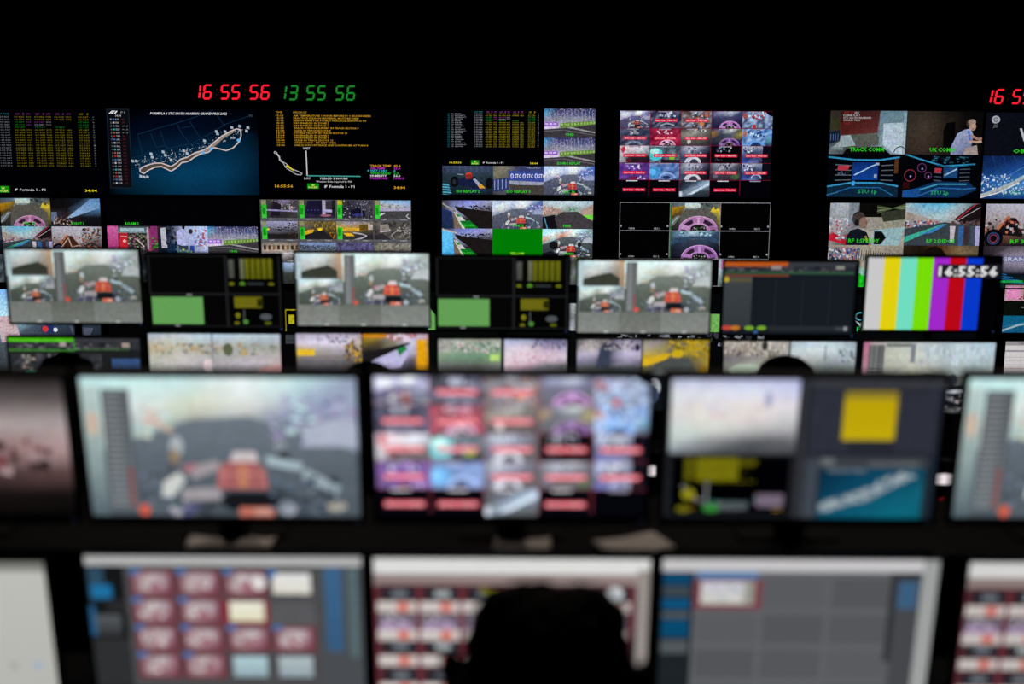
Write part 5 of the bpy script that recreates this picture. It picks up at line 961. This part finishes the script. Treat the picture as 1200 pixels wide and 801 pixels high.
# things on the middle desk
def panel(px, lab, Y, s=1.0, redtxt=None):
    p = at(px, 600, Y); t = empty('intercom_panel', (p.x, Y, DM), lab, 'intercom')
    bm = bmesh.new(); box(bm, -.075, .075, 0, .05, 0, .17, .006); mk('housing', bm, M['plastic'], t)
    bm = bmesh.new(); box(bm, -.052*s, .052*s, -.004, .0, .088, .124, .004)
    if redtxt: box(bm, .036, .05, -.004, 0, .122, .145, .003)
    mk('lit_keys', bm, M['white'], t)
    if redtxt:
        k = .0030
        for ch, x in zip(redtxt, (-16, -11, -3, 2, 9, 14)):
            bm = bmesh.new(); seg_digit(bm, ch, 0, 3*k, 6*k, 1.0*k); mk('red_digit', bm, M['redoff2'], t, (x*k, -.001, .022))
    return t
M['redoff2'] = emis('small_red_digits', (.8, .01, .02), .5)
panel(1112, 'small black panel with white lit keys over red digits, between two large right monitors', 4.70, 1, '165556')
panel(757, 'small black panel with round white lit key, right of centre large monitor', 4.78, .55)

# ------------------------------------------------------------------ chairs and people
def chair(x, y, zf, lab):
    t = empty('office_chair', (x, y, zf), lab, 'chair', 'operators chairs')
    bm = bmesh.new(); box(bm, -.24, .24, -.22, .25, .375, .432, .025); mk('seat', bm, M['chair'], t)
    bm = bmesh.new(); box(bm, -.21, .21, -.29, -.25, .56, .98, .018); mk('backrest', bm, M['chair'], t)
    bm = bmesh.new(); tube(bm, [(0, -.15, .385), (0, -.27, .39), (0, -.30, .60), (0, -.285, .70)], .018, 10); mk('back_frame', bm, M['metal'], t)
    bm = bmesh.new(); tube(bm, [(0, 0, .09), (0, 0, .385)], .028, 14); mk('gas_column', bm, M['metal'], t)
    for k in range(5):
        a = R(72*k+18); d = Vector((math.cos(a), math.sin(a), 0))
        bm = bmesh.new(); tube(bm, [Vector((0, 0, .10)), d*.27+Vector((0, 0, .075))], .02, 8, True, [.026, .016]); ft = mk('foot', bm, M['metal'], t)
        bm = bmesh.new(); n = Vector((-d.y, d.x, 0)); tube(bm, [d*.27+Vector((0, 0, .028))-n*.022, d*.27+Vector((0, 0, .028))+n*.022], .028, 14); mk('caster', bm, M['plastic'], ft)
def skin_mesh(chains, sub=1):
    bm = bmesh.new(); lay = bm.verts.layers.skin.verify(); vs = {}
    for ch in chains:
        prev = None
        for name, co, r in ch:
            if name in vs and name: v = vs[name]
            else:
                v = bm.verts.new(co); v[lay].radius = (r, r) if not isinstance(r, tuple) else r
                if name: vs[name] = v
                if name == 'root': v[lay].use_root = True
            if prev is not None: bm.edges.new((prev, v))
            prev = v
    me = bpy.data.meshes.new('s'); bm.to_mesh(me); bm.free()
    o = bpy.data.objects.new('s', me); C.objects.link(o)
    o.modifiers.new('k', 'SKIN'); m = o.modifiers.new('u', 'SUBSURF'); m.levels = sub
    dg = bpy.context.evaluated_depsgraph_get(); dg.update(); r = bpy.data.meshes.new_from_object(o.evaluated_get(dg))
    bpy.data.objects.remove(o); return r
def remesh(bm, vox, smooth=4, it=None):
    me = bpy.data.meshes.new('r'); bmesh.ops.recalc_face_normals(bm, faces=bm.faces); bm.to_mesh(me); bm.free()
    o = bpy.data.objects.new('r', me); C.objects.link(o)
    m = o.modifiers.new('v', 'REMESH'); m.mode = 'VOXEL'; m.voxel_size = vox
    m = o.modifiers.new('s', 'SMOOTH'); m.factor = .5; m.iterations = smooth
    dg = bpy.context.evaluated_depsgraph_get(); dg.update(); r = bpy.data.meshes.new_from_object(o.evaluated_get(dg))
    bpy.data.objects.remove(o)
    for p in r.polygons: p.use_smooth = True
    return r
def body_mesh():
    torso = [[('root', (0, .0, .57), (.15, .12)), ('a', (0, .01, .70), (.135, .10)), ('b', (0, .03, .84), (.145, .105)), ('c', (0, .05, .97), (.155, .105)), ('n', (0, .075, 1.055), .062), ('n2', (0, .095, 1.11), .052), ('h', (0, .115, 1.17), .062)]]
    chains = list(torso)
    for s in (-1, 1):
        chains.append([('c', 0, 0), (None, (s*.10, .05, 1.0), .075), (None, (s*.175, .05, .985), .060), (None, (s*.215, .09, .88), .046), (None, (s*.235, .14, .78), .040), (None, (s*.215, .26, .768), .036), (None, (s*.18, .375, .758), .025), ('w%d' % s, (s*.172, .40, .756), .022)])
        chains.append([('root', 0, 0), (None, (s*.10, .05, .545), .085), (None, (s*.13, .22, .535), .075), (None, (s*.14, .42, .525), .056), (None, (s*.14, .45, .48), .052), (None, (s*.14, .45, .32), .052), (None, (s*.14, .43, .12), .034), (None, (s*.14, .44, .06), .034), (None, (s*.145, .54, .035), .03), (None, (s*.148, .60, .03), .024)])
    bm = bmesh.new(); bm.from_mesh(skin_mesh(chains, 2))
    # palms with five fingers curled on the desk
    for s in (-1, 1):
        ell(bm, Vector((s*.170, .445, .752)), (.040, .050, .014), 16)
        for k, (dx, ln, y0) in enumerate(((-.027, .062, .48), (-.009, .074, .488), (.010, .070, .486), (.028, .055, .476))):
            x = .170+dx
            tube(bm, [(s*x, y0-.03, .756), (s*(x+dx*.1), y0, .762), (s*(x+dx*.2), y0+ln*.45, .762), (s*(x+dx*.25), y0+ln*.8, .748), (s*(x+dx*.25), y0+ln*.95, .736)], .008, 8, True, [.0095, .009, .0085, .0078, .006])
        tube(bm, [(s*.142, .42, .750), (s*.122, .445, .746), (s*.112, .475, .742), (s*.115, .498, .737)], .01, 8, True, [.013, .0115, .010, .007])
    # head: skull, jaw, nose, brow, ears, lips
    hc = Vector((0, .125, 1.20))
    ell(bm, hc+Vector((0, -.008, .02)), (.074, .094, .088), 28); ell(bm, hc+Vector((0, .030, -.045)), (.054, .056, .058), 20)
    ell(bm, hc+Vector((0, .088, -.018)), (.011, .017, .024), 12); ell(bm, hc+Vector((0, .080, .018)), (.044, .016, .010), 12); ell(bm, hc+Vector((0, .080, -.055)), (.022, .012, .009), 12); ell(bm, hc+Vector((0, .070, -.088)), (.024, .020, .014), 12)
    for s in (-1, 1):
        ell(bm, hc+Vector((s*.078, -.008, -.008)), (.008, .018, .031), 12); ell(bm, hc+Vector((s*.030, .074, .002)), (.012, .009, .007), 12); ell(bm, hc+Vector((s*.030, .056, -.032)), (.026, .022, .022), 12)
    return remesh(bm, .0058, 2)
def clothes_mesh():
    chains = [[('root', (0, .0, .565), (.165, .135)), ('a', (0, .01, .70), (.15, .115)), ('b', (0, .03, .84), (.16, .12)), ('c', (0, .05, .97), (.168, .118)), ('n', (0, .07, 1.04), .075)]]
    for s in (-1, 1):
        chains.append([('c', 0, 0), (None, (s*.10, .05, 1.0), .088), (None, (s*.18, .05, .985), .073), (None, (s*.22, .09, .88), .058), (None, (s*.24, .14, .785), .050), (None, (s*.217, .25, .778), .044), (None, (s*.19, .34, .768), .036)])
        chains.append([('root', 0, 0), (None, (s*.10, .05, .55), .098), (None, (s*.13, .22, .54), .088), (None, (s*.14, .42, .53), .068), (None, (s*.14, .455, .48), .064), (None, (s*.14, .455, .32), .062), (None, (s*.14, .435, .12), .054), (None, (s*.14, .435, .08), .054)])
    bm = bmesh.new(); bm.from_mesh(skin_mesh(chains, 2)); return remesh(bm, .012, 3)
def hair_mesh(kind, seed):
    r = random.Random(seed); bm = bmesh.new(); hc = Vector((0, .117, 1.222))
    if kind == 'short':
        ell(bm, hc+Vector((0, -.006, .006)), (.098, .106, .094), 28); ell(bm, hc+Vector((0, -.045, -.055)), (.080, .058, .06), 20)
        for k in range(70):
            a, b = r.random()*6.28, r.uniform(.1, 1.3); ell(bm, hc+Vector((math.cos(a)*math.cos(b)*.092, math.sin(a)*math.cos(b)*.095-.008, math.sin(b)*.09)), (.016, .016, .012), 8)
    elif kind == 'tousled':
        ell(bm, hc+Vector((0, -.01, .008)), (.088, .104, .094), 28); ell(bm, hc+Vector((0, -.05, -.06)), (.072, .06, .07), 20)
        for k in range(160):
            a, b = r.random()*6.28, r.uniform(-.3, 1.5); q = r.uniform(.012, .024)
            if math.sin(a) > .4 and b < .5: continue
            ell(bm, hc+Vector((math.cos(a)*math.cos(b)*.088, math.sin(a)*math.cos(b)*.102-.01, math.sin(b)*.094)), (q, q, q), 8)
    else:
        ell(bm, hc+Vector((0, -.02, .004)), (.100, .106, .100), 28); ell(bm, hc+Vector((0, -.045, -.07)), (.146, .085, .13), 24)
        for k in range(320):
            a, b = r.random()*6.28, r.uniform(-1.1, 1.5); q = r.uniform(.010, .020); w = .104 if b > 0 else .136
            if math.sin(a) > .15 and b < .45: continue
            ell(bm, hc+Vector((math.cos(a)*math.cos(min(b, b*.6))*w, math.sin(a)*math.cos(b)*.105-.02, math.sin(b)*(.094 if b > 0 else .15))), (q, q, q*1.2), 8)
    # leave the face free
    me = remesh(bm, .006, 1)
    bm = bmesh.new(); bm.from_mesh(me)
    d = [v for v in bm.verts if v.co.y > .155 and v.co.z < 1.262 and abs(v.co.x) < .085]
    bmesh.ops.delete(bm, geom=d, context='VERTS')
    for v in bm.verts:
        v.co += Vector((r.uniform(-1, 1), r.uniform(-1, 1), r.uniform(-1, 1)))*.0022
    m2 = bpy.data.meshes.new('hair'); bm.to_mesh(m2); bm.free()
    for p in m2.polygons: p.use_smooth = True
    return m2
BODY = body_mesh(); CLO = clothes_mesh(); BODY.materials.append(M['skin']); CLO.materials.append(M['cloth'])
def person(px, py, Y, zf, hair, lab, seed, chlab):
    p = at(px, py, Y)
    t = link('person', BODY, None, None, (p.x, Y-.12, zf)); tag(t, lab, 'person', 'seated operators')
    link('clothes', CLO, None, t); h = hair_mesh(hair, seed); link('hair', h, M['hair'], t)
    chair(p.x, Y-.15, zf, chlab); return p
person(643, 700, 1.86, TA, 'bushy', 'person with bushy black hair seen from behind, before lowest centre monitor', 1, 'black office chair of nearest bushy-haired person')
person(77, 418, 4.36, TB, 'tousled', 'person with tousled black hair seen from behind, at left end of middle desk', 2, 'black office chair of tousle-haired person at left')
person(921, 415, 4.42, TB, 'short', 'person with short smooth dark hair, before right pale track monitor', 3, 'black office chair of short-haired person at right')
person(431, 423, 4.30, TB, 'short', 'person whose dark crown just shows between two large near monitors', 4, 'black office chair before violet kerb monitor')

# ------------------------------------------------------------------ unseen fill lamps added to light the shelf papers; world
def lamp(x, y, lab, pw):
    t = empty('added_fill_lamp', (x, y, 4.2), lab, 'lamp', 'dim ceiling lamps')
    bm = bmesh.new(); tube(bm, [(0, 0, -.06), (0, 0, 0)], .012, 12); tube(bm, [(0, 0, -.012), (0, 0, 0)], .05, 20); mk('fill_lamp_mount', bm, M['metal'], t)
    q = link('fill_lamp_housing', bpy.data.meshes.new('fill_lamp_housing'), M['metal'], t, (0, 0, -.05), (R(-28), 0, 0)); bm = bmesh.new(); tube(bm, [(0, 0, -.09), (0, 0, 0)], .07, 24); bm.to_mesh(q.data); bm.free(); t = q
    bm = bmesh.new(); tube(bm, [(0, 0, -.095), (0, 0, -.0902)], .05, 24); mk('diffuser', bm, M['lamp'], t)
    ld = bpy.data.lights.new('fill_spot', 'SPOT'); ld.energy = pw; ld.color = (1, .84, .72); ld.spot_size = R(60); ld.spot_blend = .6; ld.shadow_soft_size = .05
    o = bpy.data.objects.new('fill_spot', ld); C.objects.link(o); o.parent = t; o.location = (0, 0, -.11)
for x, w in ((-1.2, 'left'), (.0, 'middle'), (1.2, 'right')): lamp(x, 3.9, 'dim round ceiling lamp over near desk, %s one of three' % w, 26)
w = bpy.data.worlds.new('world'); sc.world = w; w.use_nodes = True
w.node_tree.nodes['Background'].inputs[0].default_value = (0, 0, 0, 1); w.node_tree.nodes['Background'].inputs[1].default_value = 0

sc.view_settings.view_transform = 'Standard'; sc.view_settings.look = 'None'
sc.view_settings.exposure = 0; sc.view_settings.gamma = 1; sc.view_settings.use_curve_mapping = False
sc.cycles.max_bounces = 5
